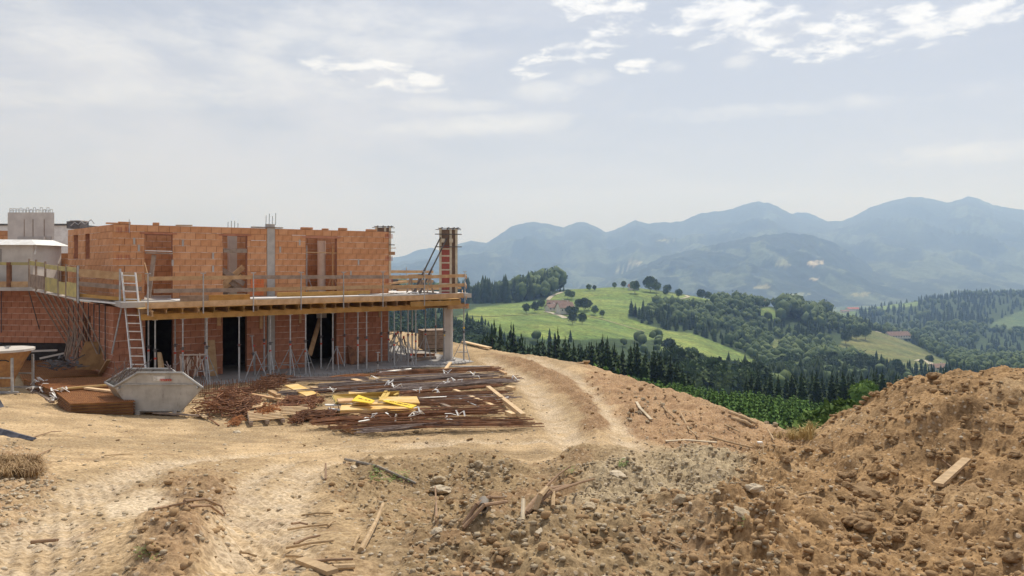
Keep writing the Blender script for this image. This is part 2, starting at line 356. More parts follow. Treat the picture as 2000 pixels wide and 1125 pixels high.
gp, gy = np.meshgrid(PXS, YS); X = (gp-CX)/F*gy; Y = gy
Z0 = base_z(X, Y); py0 = HY+(CZ-Z0)*F/Y
zz = zones(gp, py0, X, Y)
amp = .016+.036*zz['heap']+.012*zz['gravel']+.036*zz['rough']+.034*zz['hump']+.028*zz['leftbank']+.032*zz['red']+.07*zz['median']+.012*zz['yard']
inb = sstep(Y-(33.2+.70*(X+5.52)), -3.2, -2.2)*sstep(-X, 2.4, 3.4)          # under the building: level
amp = amp*(1-inb)
near = 1-sstep(Y, 14, 40)
n1 = fbm(X*.55, Y*.55, 3); n2 = billow(X*2.1, Y*2.1, 4, .6); n3 = billow(X*7.5+3, Y*7.5, 3, .6); n4 = billow(X*21, Y*21, 2, .6)
Z = Z0+.10*n1*np.clip(amp*9, 0, 1)*(1-inb)+amp*(2.6*(n2-.30))+amp*.6*(n3-.3)+amp*.16*(n4-.3)*near
for (a, c, r_, h_) in [(935,918,.55,.22),(985,930,.5,.14),(720,935,.9,.13),(800,925,.6,.12),(1130,918,.42,.28),(1150,945,.5,.15),(900,1000,.55,-.16),(960,1015,.6,-.14),(860,960,.5,-.12),(1040,1085,.6,.20),(950,1060,.35,.16),(1170,1060,.55,.14),(1290,1040,.6,.16),(1400,1080,.5,.14),(760,1090,.5,.10),
                   (1560,1010,.8,.22),(1480,1060,.6,.12),(1620,960,.45,.10),(1700,1020,.5,-.16),(1740,1060,.4,-.08),(1830,1000,.9,.14),(1930,1060,.5,.12),(1850,880,.9,.10),(1930,860,.7,.10),(1720,870,.8,.10),(1640,890,.5,.08),(1790,830,.5,.08),(1990,960,.7,.12),(1450,930,.8,.10),(1300,905,.9,.08),(1210,950,.5,.10),(1370,950,.5,.08),(600,960,.5,.06),
                   (360,975,.5,.10),(330,1060,.5,.11),(380,1090,.45,.08),(1330,830,.6,.12),(1400,858,.5,.12),(1260,800,.6,.12),(1470,872,.5,.10),(1190,760,.6,.08)]:
    g_ = G(a, c); q2 = ((X-g_.x)/r_)**2+((Y-g_.y)/(r_*1.15))**2; Z += h_*np.exp(-q2*(1+.5*n1))*(1-inb)
rill = 1-2*np.abs(fbm((X*.9+Y*.25)*1.1, (Y-X*.3)*.38, 4, .55)); Z += (.12*zz['heap']+.05*zz['gravel']+.05*zz['red']+.06*zz['rough'])*(rill-.5)
Z += zz['hump']*.05*(1-inb)-.13*zz['red']+.05*zz['median']+zz['red']*.05*np.clip(n2, 0, 1)
# clods standing proud in the loose earth
def bumps(X, Y, cell, prob, h):
    ix = np.floor(X/cell).astype(int); iy = np.floor(Y/cell).astype(int); out = np.zeros_like(X)
    for dx in (-1, 0, 1):
        for dy in (-1, 0, 1):
            cx = ix+dx; cy = iy+dy; hsh = _perm[(_perm[cx & 511]+cy) & 511]
            ox = (_perm[(hsh+7) & 511]/512.); oy = (_perm[(hsh+91) & 511]/512.); rr = _perm[(hsh+201) & 511]/512.
            on = (_perm[(hsh+333) & 511]/512.) < prob; r = cell*(.22+.38*rr)
            d = np.hypot(X-(cx+.15+ox*.7)*cell, (Y-(cy+.15+oy*.7)*cell))/r
            out = np.maximum(out, np.where(on & (d < 1), r*h*np.clip(1-d*d, 0, 1)**1.0, 0))
    return out
cl = np.clip(zz['heap']+.7*zz['rough']+.5*zz['hump']+.35*zz['leftbank']+.7*zz['red'], 0, 1)*(1-zz['gravel']*.6)
wx = X+.05*n3; wy = Y+.05*n2
Z += cl*(bumps(wx, wy, .17, .38, .24)*near+bumps(wx+9, wy, .36, .26, .30)*(1-.5*zz['rough']))+.5*cl*bumps(wx, wy+5, .08, .5, .28)*(1-sstep(Y, 7, 14))
Z += zz['gravel']*bumps(wx, wy+3, .09, .3, .2)*(1-sstep(Y, 9, 16))
# wheel ruts: two from the lower middle to the turn, two along the track past the building
def rut(pl, wdt, dep):
    P = [tuple(G(a, c))[:2] for a, c in pl]; d, _ = segdist(X, Y, P)
    return -dep*np.exp(-(d/wdt)**2)+dep*.7*np.exp(-((d-wdt*1.9)/(wdt*.8))**2), d
RUTC = np.zeros_like(X)
for pl, wd, dp in [([(520,1120),(540,1040),(560,980),(600,930),(700,900),(900,895),(1060,890)], .22, .05), ([(60,1120),(100,1010),(200,950),(330,905),(500,890),(700,872),(900,868)], .25, .04),
                   ([(1190,900),(1105,850),(1065,790),(1022,740),(950,702)], .36, .08), ([(1290,905),(1222,850),(1180,790),(1128,742),(1035,699)], .34, .08),
                   ([(480,1120),(470,1040),(480,960),(560,905)], .18, .035), ([(700,884),(900,866),(1100,870),(1300,895)], .3, .05)]:
    r_, d_ = rut(pl, wd, dp*1.2); Z += r_*(1-inb); RUTC = np.maximum(RUTC, np.exp(-(d_/(wd*1.2))**4))
    tread = np.sin((X*1.3+Y*.8)*38)*.5+.5; Z += .018*tread*np.exp(-(d_/(wd*1.1))**2)*(1-sstep(Y, 12, 22))
Z = np.where(inb > .5, np.minimum(Z, -.1), Z)
nr, nc = Z.shape
idx = np.arange(nr*nc).reshape(nr, nc)
Fq = np.stack([idx[:-1, :-1], idx[:-1, 1:], idx[1:, 1:], idx[1:, :-1]], -1).reshape(-1, 4)
# coarse continuation beside and behind the viewer
cxs = np.linspace(-60, 60, 61); cys = np.linspace(-45, 2.52, 30); CXg, CYg = np.meshgrid(cxs, cys); CZg = base_z(CXg, CYg)-.03
CZg = np.clip(CZg, -3, 3.4); ci = np.arange(CXg.size).reshape(CXg.shape)+nr*nc
Fc = np.stack([ci[:-1, :-1], ci[:-1, 1:], ci[1:, 1:], ci[1:, :-1]], -1).reshape(-1, 4)
V = np.concatenate([np.stack([X, Y, Z], -1).reshape(-1, 3), np.stack([CXg, CYg, CZg], -1).reshape(-1, 3)])
# colour of the soil itself
sand = np.array([.52, .385, .232]); brown = np.array([.355, .230, .118]); grav = np.array([.40, .325, .215]); red = np.array([.37, .235, .135])
dark = np.array([.27, .175, .10]); pale = np.array([.60, .50, .37]); stonyc = np.array([.36, .262, .150])
def lay(C, c, k): return C*(1-k[..., None])+c*k[..., None]
zones_track = 0; big = fbm(X*.35+8, Y*.35, 5, .6); med = fbm(X*1.7, Y*1.7, 4, .6)
C = np.broadcast_to(sand, X.shape+(3,)).copy()
C = lay(C, stonyc, np.clip(.5+big*1.2, 0, 1)*.55); C = lay(C, stonyc, zz['yard']*.55)
C = lay(C, pale, np.clip(big*1.4-.15, 0, 1)*.30*(1-zz['yard']))
side_ = np.clip(1-zz['heap']-zz['gravel'], 0, 1); C = lay(C, stonyc*.86, np.clip(.35+big*1.5+med*.8, 0, .8)*(1-RUTC)*side_*.75); C = lay(C, pale*.94, RUTC*.75*side_*np.clip(.7+med, 0, 1))
C = lay(C, red, np.clip(med*1.6-.25, 0, 1)*.4*(1-sstep(Y, 9, 14)*.3))
C = lay(C, dark*1.1, np.clip(zz['median']*(1.25+med*1.0), 0, 1)); track = zones_track; C = lay(C, stonyc*.82, zz['arc']*.8)
C = lay(C, stonyc*.80, np.clip(zz['rough']*(.85+med*.4), 0, 1)); C = lay(C, dark*1.12, np.clip(zz['hump']*(.7+med*.5), 0, 1))
C = lay(C, dark*1.35, np.clip(zz['leftbank']*(.45+med*.5), 0, 1)); C = lay(C, red, np.clip(zz['red']*(.85+med*.4), 0, 1)); C = lay(C, dark, np.clip(zz['red']*(med*1.5-.1), 0, .6))
C = lay(C, brown, zz['heap']); C = lay(C, brown*.68, zz['heap']*np.clip(med*1.9-.05, 0, .85)); C = lay(C, sand*.82, zz['heap']*np.clip(big*1.5-.25, 0, .5))
C = lay(C, dark*1.05, zz['rough']*(1-zz['heap'])*np.clip(fbm(X*1.1+4, Y*1.1, 5, .65)*2.2-.1, 0, .8)); C = lay(C, grav, zz['gravel']*.9); C = lay(C, pale*1.1, zz['pale_spot']*.7)
Cc = np.broadcast_to(stonyc, CXg.shape+(3,))
cols = np.concatenate([C.reshape(-1, 3), Cc.reshape(-1, 3)])
def color_attr(me, cols, name='soil'):
    a = me.color_attributes.new(name, 'FLOAT_COLOR', 'POINT'); a.data.foreach_set('color', np.concatenate([cols, np.ones((len(cols), 1))], 1).astype(np.float32).ravel())
def attr_mat(name, attr, grain, bumpd, rough=.95, speck=None, sc2=1.5, bs=.5):
    m = bpy.data.materials.new(name); m.use_nodes = True; t = m.node_tree; t.nodes.clear(); q = NB(t)
    bsn = q.n('ShaderNodeBsdfPrincipled'); out = q.n('ShaderNodeOutputMaterial'); q.l(bsn.outputs[0], out.inputs[0])
    bsn.inputs['Roughness'].default_value = rough; bsn.inputs['Specular IOR Level'].default_value = .15
    at = q.n('ShaderNodeVertexColor', layer_name=attr); co = q.n('ShaderNodeTexCoord'); vec = co.outputs['Object']
    n1 = q.noise(vec, grain, 6, .7); n2 = q.noise(vec, sc2, 5, .6)
    c = q.mix(1, at.outputs[0], q.mix(q.ramp(n1, .3, .7), (.56, .52, .48), (1.34, 1.35, 1.36)), 'MULTIPLY')
    c = q.mix(1, c, q.mix(q.ramp(n2, .3, .7), (.86, .85, .84), (1.12, 1.12, 1.10)), 'MULTIPLY')
    h = n1
    if speck:
        vo = q.n('ShaderNodeTexVoronoi'); vo.inputs['Scale'].default_value = speck; q.l(vec, vo.inputs['Vector'])
        rn = q.n('ShaderNodeSeparateColor'); q.l(vo.outputs['Color'], rn.inputs[0])
        st = q.m('MULTIPLY', q.ramp(vo.outputs['Distance'], .38, .22), q.m('GREATER_THAN', rn.outputs[0], .72))
        tone = q.mix(rn.outputs[1], (.30, .23, .16), (.60, .50, .38)); c = q.mix(q.m('MULTIPLY', st, .6), c, tone)
        h = q.m('ADD', n1, q.m('MULTIPLY', st, .5))
    q.l(c, bsn.inputs['Base Color'])
    bn = q.n('ShaderNodeBump'); bn.inputs['Strength'].default_value = bs; bn.inputs['Distance'].default_value = bumpd
    q.l(h, bn.inputs['Height']); q.l(bn.outputs[0], bsn.inputs['Normal']); return m
me = np_mesh('ground', V, np.concatenate([Fq, Fc]), attr_mat('site_soil', 'soil', 22, .035, speck=16), 4, True); color_attr(me, cols)
tag(link('ground', me), kind='structure')
from bisect import bisect_left
def GT(px, py):
    """seen point of the rough ground (with its displacement)"""
    j = int(np.clip(np.searchsorted(PXS, px), 1, nc-1)); zc = Z[:, j]; pyc = HY+(CZ-zc)*F/YS
    k = int(np.argmax(pyc <= py)) if (pyc <= py).any() else int(np.argmin(pyc)); return Vector(((px-CX)/F*YS[k], float(YS[k]), float(zc[k])))
def rz(x, y):
    """height of the rough ground at a place"""
    if y < 2.6: return gz(x, y)
    px = CX+x/y*F; j = int(np.clip(np.searchsorted(PXS, px), 1, nc-1)); k = int(np.clip(np.searchsorted(YS, y), 0, nr-1)); return float(Z[k, j])

# ================================================================ THE VALLEY AND ITS HILLS
TPX = np.array([-800, 300, 800, 950, 1100, 1250, 1400, 1550, 1700, 1850, 2000, 2150, 3200], float)
def z2p(z, Y): return HY+(CZ-z)*F/Y
TAB = {
 30: ('z', [-3,-3,-3,-3.5,-5,-6,-7,-7,-7,-7,-7,-7,-7]),
 45: ('z', [-4,-4,-4,-4.5,-5.5,-7.5,-9,-10,-10,-10,-10,-10,-10]),
 65: ('z', [-7,-7,-8,-8,-9.5,-11.5,-13.5,-14.5,-14.5,-14.5,-14.5,-14.5,-14.5]),
 110: ('z', [-15,-15,-16,-16,-16,-16.8,-18,-20,-21.5,-22,-22,-22,-22]),
 175: ('z', [-28,-28,-29,-29,-28,-27.5,-29,-30.5,-31,-31.5,-31.5,-31.5,-31]),
 260: ('z', [-45,-45,-46,-46,-46,-46,-47,-48,-49,-50,-50,-50,-50]),
 380: ('z', [-56,-56,-56,-56,-58,-60,-63,-66,-68,-70,-70,-70,-70]),
 520: ('z', [-40,-42,-46,-52,-60,-62,-74,-80,-82,-84,-86,-86,-86]),
 600: ('p', [600,604,612,628,645,668,704,722,728,733,738,738,738]),
 700: ('p', [596,598,602,612,622,642,672,702,710,718,724,726,726]),
 850: ('p', [590,592,596,594,588,594,628,660,676,704,712,716,716]),
 1000: ('p', [586,588,588,586,567,564,588,612,646,692,704,708,708]),
 1200: ('p', [588,590,592,592,580,578,596,612,646,684,700,704,704]),
 1500: ('z', [-120,-120,-120,-120,-120,-120,-130,-130,-135,-125,-125,-125,-125]),
 1750: ('p', [640,640,640,640,640,640,640,636,628,622,628,628,628]),
 2100: ('p', [625,625,625,625,625,625,625,622,602,583,575,568,560]),
 2500: ('p', [618,618,618,618,618,618,618,616,610,600,592,586,586]),
 3200: ('z', [-200]*13), 5200: ('z', [-215]*13), 9000: ('z', [-200]*13), 20000: ('z', [-150]*13)}
TY = np.array(sorted(TAB)); TZ = np.zeros((len(TY), len(TPX)))
for i, yy in enumerate(TY):
    k, v = TAB[yy]; v = np.array(v, float); TZ[i] = v if k == 'z' else CZ-(v-HY)*yy/F
def catmull(xs, ys, x):
    """monotone-ish cubic through samples, ys (n, ...)"""
    i = np.clip(np.searchsorted(xs, x)-1, 0, len(xs)-2); h = (xs[i+1]-xs[i]); t = (x-xs[i])/h; t = np.clip(t, 0, 1)
    d = np.zeros_like(ys); dx = (xs[2:]-xs[:-2]).reshape((-1,)+(1,)*(ys.ndim-1)); d[1:-1] = (ys[2:]-ys[:-2])/dx
    h = h.reshape(h.shape+(1,)*(ys.ndim-1)); t = t.reshape(t.shape+(1,)*(ys.ndim-1))
    return ys[i]*(2*t**3-3*t**2+1)+ys[i+1]*(-2*t**3+3*t**2)+h*d[i]*(t**3-2*t**2+t)+h*d[i+1]*(t**3-t**2)
def valley_rows(pxs, ys):
    a = catmull(TPX, TZ.T.copy(), np.asarray(pxs, float))         # (npx, nY)
    return catmull(np.log(TY), a.T.copy(), np.log(np.asarray(ys, float)))  # (ny, npx)
VPX = np.concatenate([np.arange(-800, 700, 25), np.arange(700, 2100, 3.5), np.arange(2100, 3201, 25)])
VY = np.concatenate([np.exp(np.linspace(math.log(31), math.log(480), 70)), np.exp(np.linspace(math.log(485), math.log(1300), 210)), np.exp(np.linspace(math.log(1310), math.log(2600), 110)), np.exp(np.linspace(math.log(2650), math.log(10200), 26))])
VZ = valley_rows(VPX, VY); vp, vy = np.meshgrid(VPX, VY); vx = (vp-CX)/F*vy
und = fbm(vx/90, vy/90, 3)*np.clip(vy/700, 0, 1)*3.0*(1-.0*vy); VZ = VZ+und*.8
vpy = HY+(CZ-VZ)*F/vy
MEADOWS = [
 ([(860,640),(885,624),(930,600),(1000,592),(1062,586),(1085,574),(1110,566),(1200,558),(1240,560),(1290,570),(1380,580),(1412,592),(1370,600),(1300,600),(1235,606),(1228,622),(1262,634),(1310,647),(1350,662),(1300,664),(1250,665),(1200,662),(1150,664),(1060,662),(1000,655),(950,645)], 545, 1080, (.165,.230,.060)),
 ([(1290,645),(1350,650),(1420,676),(1505,718),(1490,750),(1380,722),(1290,685)], 520, 930, (.170,.235,.062)),
 ([(1632,680),(1660,655),(1700,645),(1740,652),(1790,675),(1850,708),(1850,732),(1740,728),(1680,712),(1640,700)], 600, 1080, (.15,.165,.06)),
 ([(1690,606),(1720,594),(1750,584),(1792,579),(1794,598),(1750,602),(1700,612)], 1600, 2300, (.15,.22,.07)),
 ([(1468,604),(1500,600),(1526,612),(1518,632),(1488,620)], 700, 1200, (.170,.235,.062)),
 ([(1600,610),(1668,604),(1680,618),(1640,632),(1600,628)], 1300, 2600, (.13,.19,.07)),
 ([(1915,660),(1940,630),(2010,598),(2120,600),(2120,655),(1990,665)], 1500, 2300, (.10,.15,.06)),
 ([(1500,690),(1512,660),(1525,664),(1520,700)], 650, 1000, (.16,.19,.07)),
 ([(1810,700),(1850,716),(1890,740),(1850,738)], 600, 1100, (.15,.17,.08)),
]
GRASSC = []
VC = np.zeros(vp.shape+(3,)); VC[:] = (.045, .075, .028)
meadow_k = np.zeros(vp.shape)
wob = fbm(vx/35, vy/35, 3)*4
for poly, y0, y1, c in MEADOWS:
    pp = poly+[poly[0]]; d, _ = segdist(vp+wob, vpy+wob*.4, pp); i = inpoly(vp+wob, vpy+wob*.4, poly)
    k = sstep(np.where(i, d, -d), -1.5, 2.5)*((vy > y0) & (vy < y1)); meadow_k = np.maximum(meadow_k, k)
    t = fbm(vx/60, vy/25, 4, .6); band = np.sin(vx/9+vy/30)*.04
    cc = np.array(c)[None, None]*(1+.30*t+band)[..., None]; cc[..., 0] *= 1+.25*t
    VC = VC*(1-k[..., None])+cc*k[..., None]
far = vy > 2650; pf = sstep(fbm(vx/420, vy/420, 4), .02, .2)
VC = np.where(far[..., None], (np.array([.05, .08, .035])*(1-pf[..., None])+np.array([.16, .2, .09])*pf[..., None]), VC)
vi = np.arange(vp.size).reshape(vp.shape); Vq = np.stack([vi[:-1, :-1], vi[:-1, 1:], vi[1:, 1:], vi[1:, :-1]], -1).reshape(-1, 4)
me = np_mesh('hills', np.stack([vx, vy, VZ], -1).reshape(-1, 3), Vq, attr_mat('hill_grassland', 'soil', .25, .8, sc2=.03, bs=.3), 4, True); color_attr(me, VC.reshape(-1, 3))
tag(link('hills', me), kind='structure')
def vz(px, Y):
    u = float(np.interp(px, VPX, np.arange(len(VPX)))); v = float(np.interp(Y, VY, np.arange(len(VY))))
    i, j = int(v), int(u); i = min(i, len(VY)-2); j = min(j, len(VPX)-2); a = v-i; c = u-j
    return float(VZ[i, j]*(1-a)*(1-c)+VZ[i+1, j]*a*(1-c)+VZ[i, j+1]*(1-a)*c+VZ[i+1, j+1]*a*c)
def VG(px, py, y0=480, y1=2600):
    """point of the hills seen at a pixel between two distances"""
    ys = np.exp(np.linspace(math.log(y0), math.log(y1), 700)); zs = np.array([vz(px, y) for y in ys]); p = HY+(CZ-zs)*F/ys
    k = np.argmax(p <= py) if (p <= py).any() else int(np.argmin(p)); return Vector(((px-CX)/F*ys[k], float(ys[k]), float(zs[k])))

# ================================================================ MOUNTAINS
def ridge(name, crest, Yc, wf, wb, base, rough, pxr, patch=.0, seed=0, step=5, patches=()):
    """one range: a crest line with spurs running down towards the viewer"""
    cx_ = np.array([c[0] for c in crest], float); cyv = np.array([c[1] for c in crest], float)
    P = np.arange(pxr[0], pxr[1]+1, step); T = np.concatenate([np.linspace(-1, 0, 70), np.linspace(.04, 1, 20)])
    pg, tg = np.meshgrid(P, T); Yg = Yc+np.where(tg < 0, tg*wf, tg*wb); Xg = (pg-CX)/F*Yg
    top = CZ+(HY-np.interp(P, cx_, cyv))*Yc/F; top = top+fbm(P/14.+seed, P*0+seed, 4, .55)*rough*.10
    pr = np.where(tg < 0, np.power(np.clip(1+tg, 0, 1), 1.35), (1-tg)**1.5)
    sp = 1-2*np.abs(fbm((Xg+.25*Yg)/(rough*7)+seed, Yg/(rough*15), 4, .52)); sp2 = fbm(Xg/(rough*2.2)+seed, Yg/(rough*2.6), 4, .55)
    mid = np.clip(4*pr*(1-pr), 0, 1)
    Zg = base+(top[None]-base)*pr+mid*(sp-.55)*rough*1.1+mid*sp2*rough*.3
    Xg = (pg-CX)/F*Yg
    n = fbm(Xg/(rough*2.4)+3, Yg/(rough*4)+seed, 5, .6)
    k = sstep(n-.45*(pr-.3), .10, .2)*patch
    Cg = np.zeros(pg.shape+(3,)); Cg[:] = (.028, .042, .034); tone = 1+.5*fbm(Xg/160, Yg/200, 3)
    Cg = Cg*np.clip(tone, .5, 1.6)[..., None]; Cg = Cg*(1-k[..., None])+np.array([.10, .13, .085])*k[..., None]
    pyg = HY+(CZ-Zg)*F/Yg
    for (a, c, ra, rc, colr) in patches:
        q = np.exp(-(((pg-a)/ra)**2+((pyg-c)/rc)**2)*1.3+fbm(pg/9., pyg/5., 3)*.9); q = sstep(q, .55, .75); Cg = Cg*(1-q[..., None])+np.array(colr)*q[..., None]
    gi = np.arange(pg.size).reshape(pg.shape); q4 = np.stack([gi[:-1, :-1], gi[:-1, 1:], gi[1:, 1:], gi[1:, :-1]], -1).reshape(-1, 4)
    me = np_mesh(name, np.stack([Xg, Yg, Zg], -1).reshape(-1, 3), q4, MT, 4, True); color_attr(me, Cg.reshape(-1, 3))
    return tag(link(name, me), kind='structure')
MT = attr_mat('mountain_forest', 'soil', .02, 12, sc2=.004, bs=.5)
ridge('mountain', [(-1200,470),(200,480),(600,500),(740,506),(790,500),(812,489),(840,484),(868,492),(900,505),(980,515),(1100,516),(3000,516)], 9500, 1000, 500, -200, 120, (-1200, 1400), 0, 4, 8)
ridge('mountain', [(1300,510),(1500,440),(1535,424),(1558,414),(1580,416),(1600,425),(1625,436),(1700,470),(1900,510)], 9300, 900, 600, -200, 110, (1300, 1950), 0, 6, 6)
ridge('mountain', [(-600,520),(600,530),(780,512),(850,500),(885,480),(905,474),(920,470),(950,475),(985,452),(1000,441),(1040,433),(1075,438),(1100,444),(1130,433),(1150,436),(1185,454),(1212,444),(1240,430),(1262,436),(1300,434),(1330,433),(1345,426),(1370,416),(1410,412),(1430,408),(1450,400),(1480,393),(1505,397),(1530,410),(1560,424),(1600,432),(1640,432),(1665,424),(1700,405),(1740,392),(1780,384),(1815,387),(1850,396),(1875,390),(1890,383),(1905,386),(1940,400),(1975,407),(2000,410),(2200,400),(2600,430),(3300,470)],
      8200, 4300, 1200, -215, 150, (-600, 3300), .85, 1, 4, [(1240,515,24,7,(.34,.32,.2)), (1215,530,22,5,(.30,.31,.18)), (1300,470,25,2.5,(.28,.28,.17))])
ridge('mountain', [(500,520),(760,522),(800,514),(850,506),(900,498),(960,492),(1010,505),(1080,530),(1150,556),(1250,580),(1300,590)], 6300, 2600, 1600, -220, 110, (500, 1320), .7, 11, 4)
ridge('mountain', [(1050,598),(1120,575),(1180,548),(1220,532),(1250,520),(1300,500),(1350,488),(1380,480),(1450,466),(1500,458),(1540,455),(1580,458),(1620,470),(1660,492),(1700,520),(1740,548),(1800,580),(1900,600),(2000,605)],
      5200, 1500, 2200, -215, 105, (1050, 2000), .95, 21, 3.5, [(1592,513,24,9,(.46,.40,.27)), (1590,545,14,4,(.40,.36,.24)), (1530,515,22,16,(.24,.26,.14)), (1680,575,30,6,(.27,.27,.14)), (1490,560,28,8,(.25,.25,.14)), (1560,575,30,6,(.22,.25,.12))])
ridge('mountain', [(1640,600),(1720,560),(1800,520),(1870,490),(1950,470),(2050,460),(2300,455),(2800,480),(3300,500)], 6600, 2200, 2200, -215, 120, (1640, 3300), .35, 31, 5)
# the air itself
hb = MB(); hb.box(-16000, -60, -420, 16000, 10300, 960)
hm = bpy.data.materials.new('haze_air'); hm.use_nodes = True; t = hm.node_tree; t.nodes.clear(); q = NB(t)
vo = q.n('ShaderNodeVolumePrincipled'); vo.inputs['Absorption Color'].default_value = (1, 1, 1, 1); vo.inputs['Color'].default_value = (.38, .575, 1.0, 1); vo.inputs['Density'].default_value = 1.75e-4; vo.inputs['Anisotropy'].default_value = 0.35
oo = q.n('ShaderNodeOutputMaterial'); q.l(vo.outputs[0], oo.inputs['Volume'])
HZ = hb.build('haze', hm); tag(HZ, kind='stuff')
# ================================================================ TREES
LS = .10
def leaf_blob(seed, sub=2, lumps=.28, leaves=0, squash=.95, core=1.0):
    """an uneven crown: a lumpy mass with leaf clumps standing off its outline"""
    rs = np.random.default_rng(seed); bm = bmesh.new(); bmesh.ops.create_icosphere(bm, subdivisions=sub, radius=1)
    A = np.array([v.co[:] for v in bm.verts]); Fc = [tuple(v.index for v in f.verts) for f in bm.faces]; bm.free()
    cs = rs.normal(size=(9, 3)); cs /= np.linalg.norm(cs, axis=1)[:, None]
    k = np.max(A @ cs.T, axis=1); r = .72+lumps*(k-.6)*2+rs.normal(size=len(A))*.07
    A = A*r[:, None]*core; A[:, 2] = A[:, 2]*squash; Vs = [A]; F3 = list(Fc); n = len(A)
    for i in range(leaves):
        d = rs.normal(size=3); d /= np.linalg.norm(d); d[2] = abs(d[2]) if rs.random() < .65 else d[2]
        rr = (.72+lumps*(np.max(cs @ d)-.6)*2)*rs.uniform(.86, 1.12); c = d*rr*np.array([1, 1, squash])
        a = rs.normal(size=3)*LS; e = rs.normal(size=3)*LS; Vs.append(np.array([c-a-e*.4, c+a-e*.4, c+e]))
        F3.append((n, n+1, n+2)); n += 3
    return np.concatenate(Vs), np.array(F3)
def cone_tree(seed, tiers=5, sides=7):
    rs = np.random.default_rng(seed); V = []; Fc = []
    for t in range(tiers):
        z0 = t/tiers*.92; z1 = min(1.0, z0+1.9/tiers); r = .30*(1-z0)**.85+.02; i = len(V); V.append((0, 0, z1))
        for k in range(sides):
            a = 2*math.pi*(k+rs.random()*.5)/sides; q = r*rs.uniform(.65, 1.15); V.append((math.cos(a)*q, math.sin(a)*q, z0-rs.random()*.03))
        Fc += [(i, i+1+k, i+1+(k+1) % sides) for k in range(sides)]
    return np.array(V), np.array(Fc)
def spruce_mesh(seed, mat_, whorls=17, per=9, rad=.19, full=1.0):
    """drooping branches in whorls, each a jagged spray with side twigs; height 1"""
    rs = np.random.default_rng(seed); V = []; Fc = []
    for w_ in range(whorls):
        f = w_/(whorls-1); z = .05+.90*f**.92; L = rad*(1-f)**.72*rs.uniform(.8, 1.12)+.012
        for k in range(per if f < .8 else 5):
            a = 2*math.pi*(k+rs.random()*.8)/per+w_*1.3; l = L*rs.uniform(.62, 1.15); dz = -.30*l-.02*rs.random()
            d = np.array([math.cos(a), math.sin(a), 0]); s = np.array([-d[1], d[0], 0]); wd = l*.34*full
            p0 = np.array([0, 0, z+rs.uniform(-.012, .012)]); tip = p0+d*l+np.array([0, 0, dz+.10*l]); m1 = p0+d*l*.42+np.array([0, 0, dz*.7]); m2 = p0+d*l*.74+np.array([0, 0, dz])
            i = len(V); V += [p0, m1+s*wd-[0, 0, .02], m1-s*wd-[0, 0, .02], m2+s*wd*.8-[0, 0, .03], m2-s*wd*.8-[0, 0, .03], tip, m1+[0, 0, .012], m2+[0, 0, .006], m1-[0, 0, .055*full], m2-[0, 0, .045*full]]
            Fc += [(i, i+1, i+6), (i, i+6, i+2), (i+1, i+3, i+7), (i+1, i+7, i+6), (i+6, i+7, i+4), (i+6, i+4, i+2), (i+3, i+5, i+7), (i+7, i+5, i+4), (i, i+8, i+6), (i+8, i+9, i+7)]
    i = len(V); V += [np.array([.008, 0, .93]), np.array([-.008, .006, .93]), np.array([0, 0, 1.02])]; Fc.append((i, i+1, i+2))
    return np_mesh('crown', np.array(V), np.array(Fc), mat_, 3)
def trunk_mesh(h=1.0, r=.012):
    b_ = MB(); b_.tube((0, 0, -.04), (0, 0, .9*h), r, 6, .002); me = b_.mesh('trunk'); me.materials.append(M['bark']); return me
SP = [spruce_mesh(i, M['spruce']) for i in range(5)]; YG = [spruce_mesh(20+i, M['spruce_young'], 11, 8, .34, 1.4) for i in range(4)]
TRK = trunk_mesh()
def plant(name, mesh, x, y, z, h, wd, label, cat, group, tm=TRK):
    r = empty(name, (x, y, z), random.uniform(0, 6.28), label, cat, group)
    c = link('crown', mesh, r); c.scale = (wd, wd, h); t = link('trunk', tm, r); t.scale = (h, h, h); return r
def interp(tab, x): return float(np.interp(x, [t[0] for t in tab], [t[1] for t in tab]))
TOP1 = [(925,672),(936,645),(948,630),(965,620),(985,632),(1008,618),(1025,648),(1045,655),(1065,648),(1092,634),(1110,650),(1130,655),(1145,650),(1165,655),(1180,640),(1198,660),(1225,662),(1240,655),(1260,675),(1290,668),(1315,690),(1340,708),(1358,735)]
def nth(i): return f"{i}{'th' if 10 < i % 100 < 14 else {1: 'st', 2: 'nd', 3: 'rd'}.get(i % 10, 'th')}"
RK = ['front', 'middle', 'rear']
k = 0
for row, (Y0, sp, drop) in enumerate([(158, 17, 4), (176, 16, 0), (196, 18, 8)]):
    px = 930+row*6; c_ = 0
    while px < 1356:
        yy = Y0+random.uniform(-7, 7); X_ = (px-CX)/F*yy; g = vz(px, yy); top = interp(TOP1, px)+drop+abs(random.gauss(0, 9))
        h = CZ-(top-HY)*yy/F-g; h = max(h, 6)
        plant('spruce_tree', SP[k % 5], X_, yy, g-.3, h, h*random.uniform(.85, 1.2) if h > 14 else h*random.uniform(1.1, 1.5), f"{'tall' if h > 15 else 'shorter'} dark spruce beyond the track's brow, {nth(c_+1)} from the left in its {RK[row]} rank", 'spruce', 'dark spruces beyond the dirt track'); k += 1; c_ += 1
        px += sp+random.uniform(-6, 6)
TOP2 = [(1455,742),(1462,716),(1475,712),(1490,722),(1520,726),(1545,718),(1575,714),(1600,720),(1625,722),(1655,714),(1680,724),(1718,710),(1740,722),(1760,716),(1790,728),(1815,712),(1840,708),(1860,712),(1885,724)]
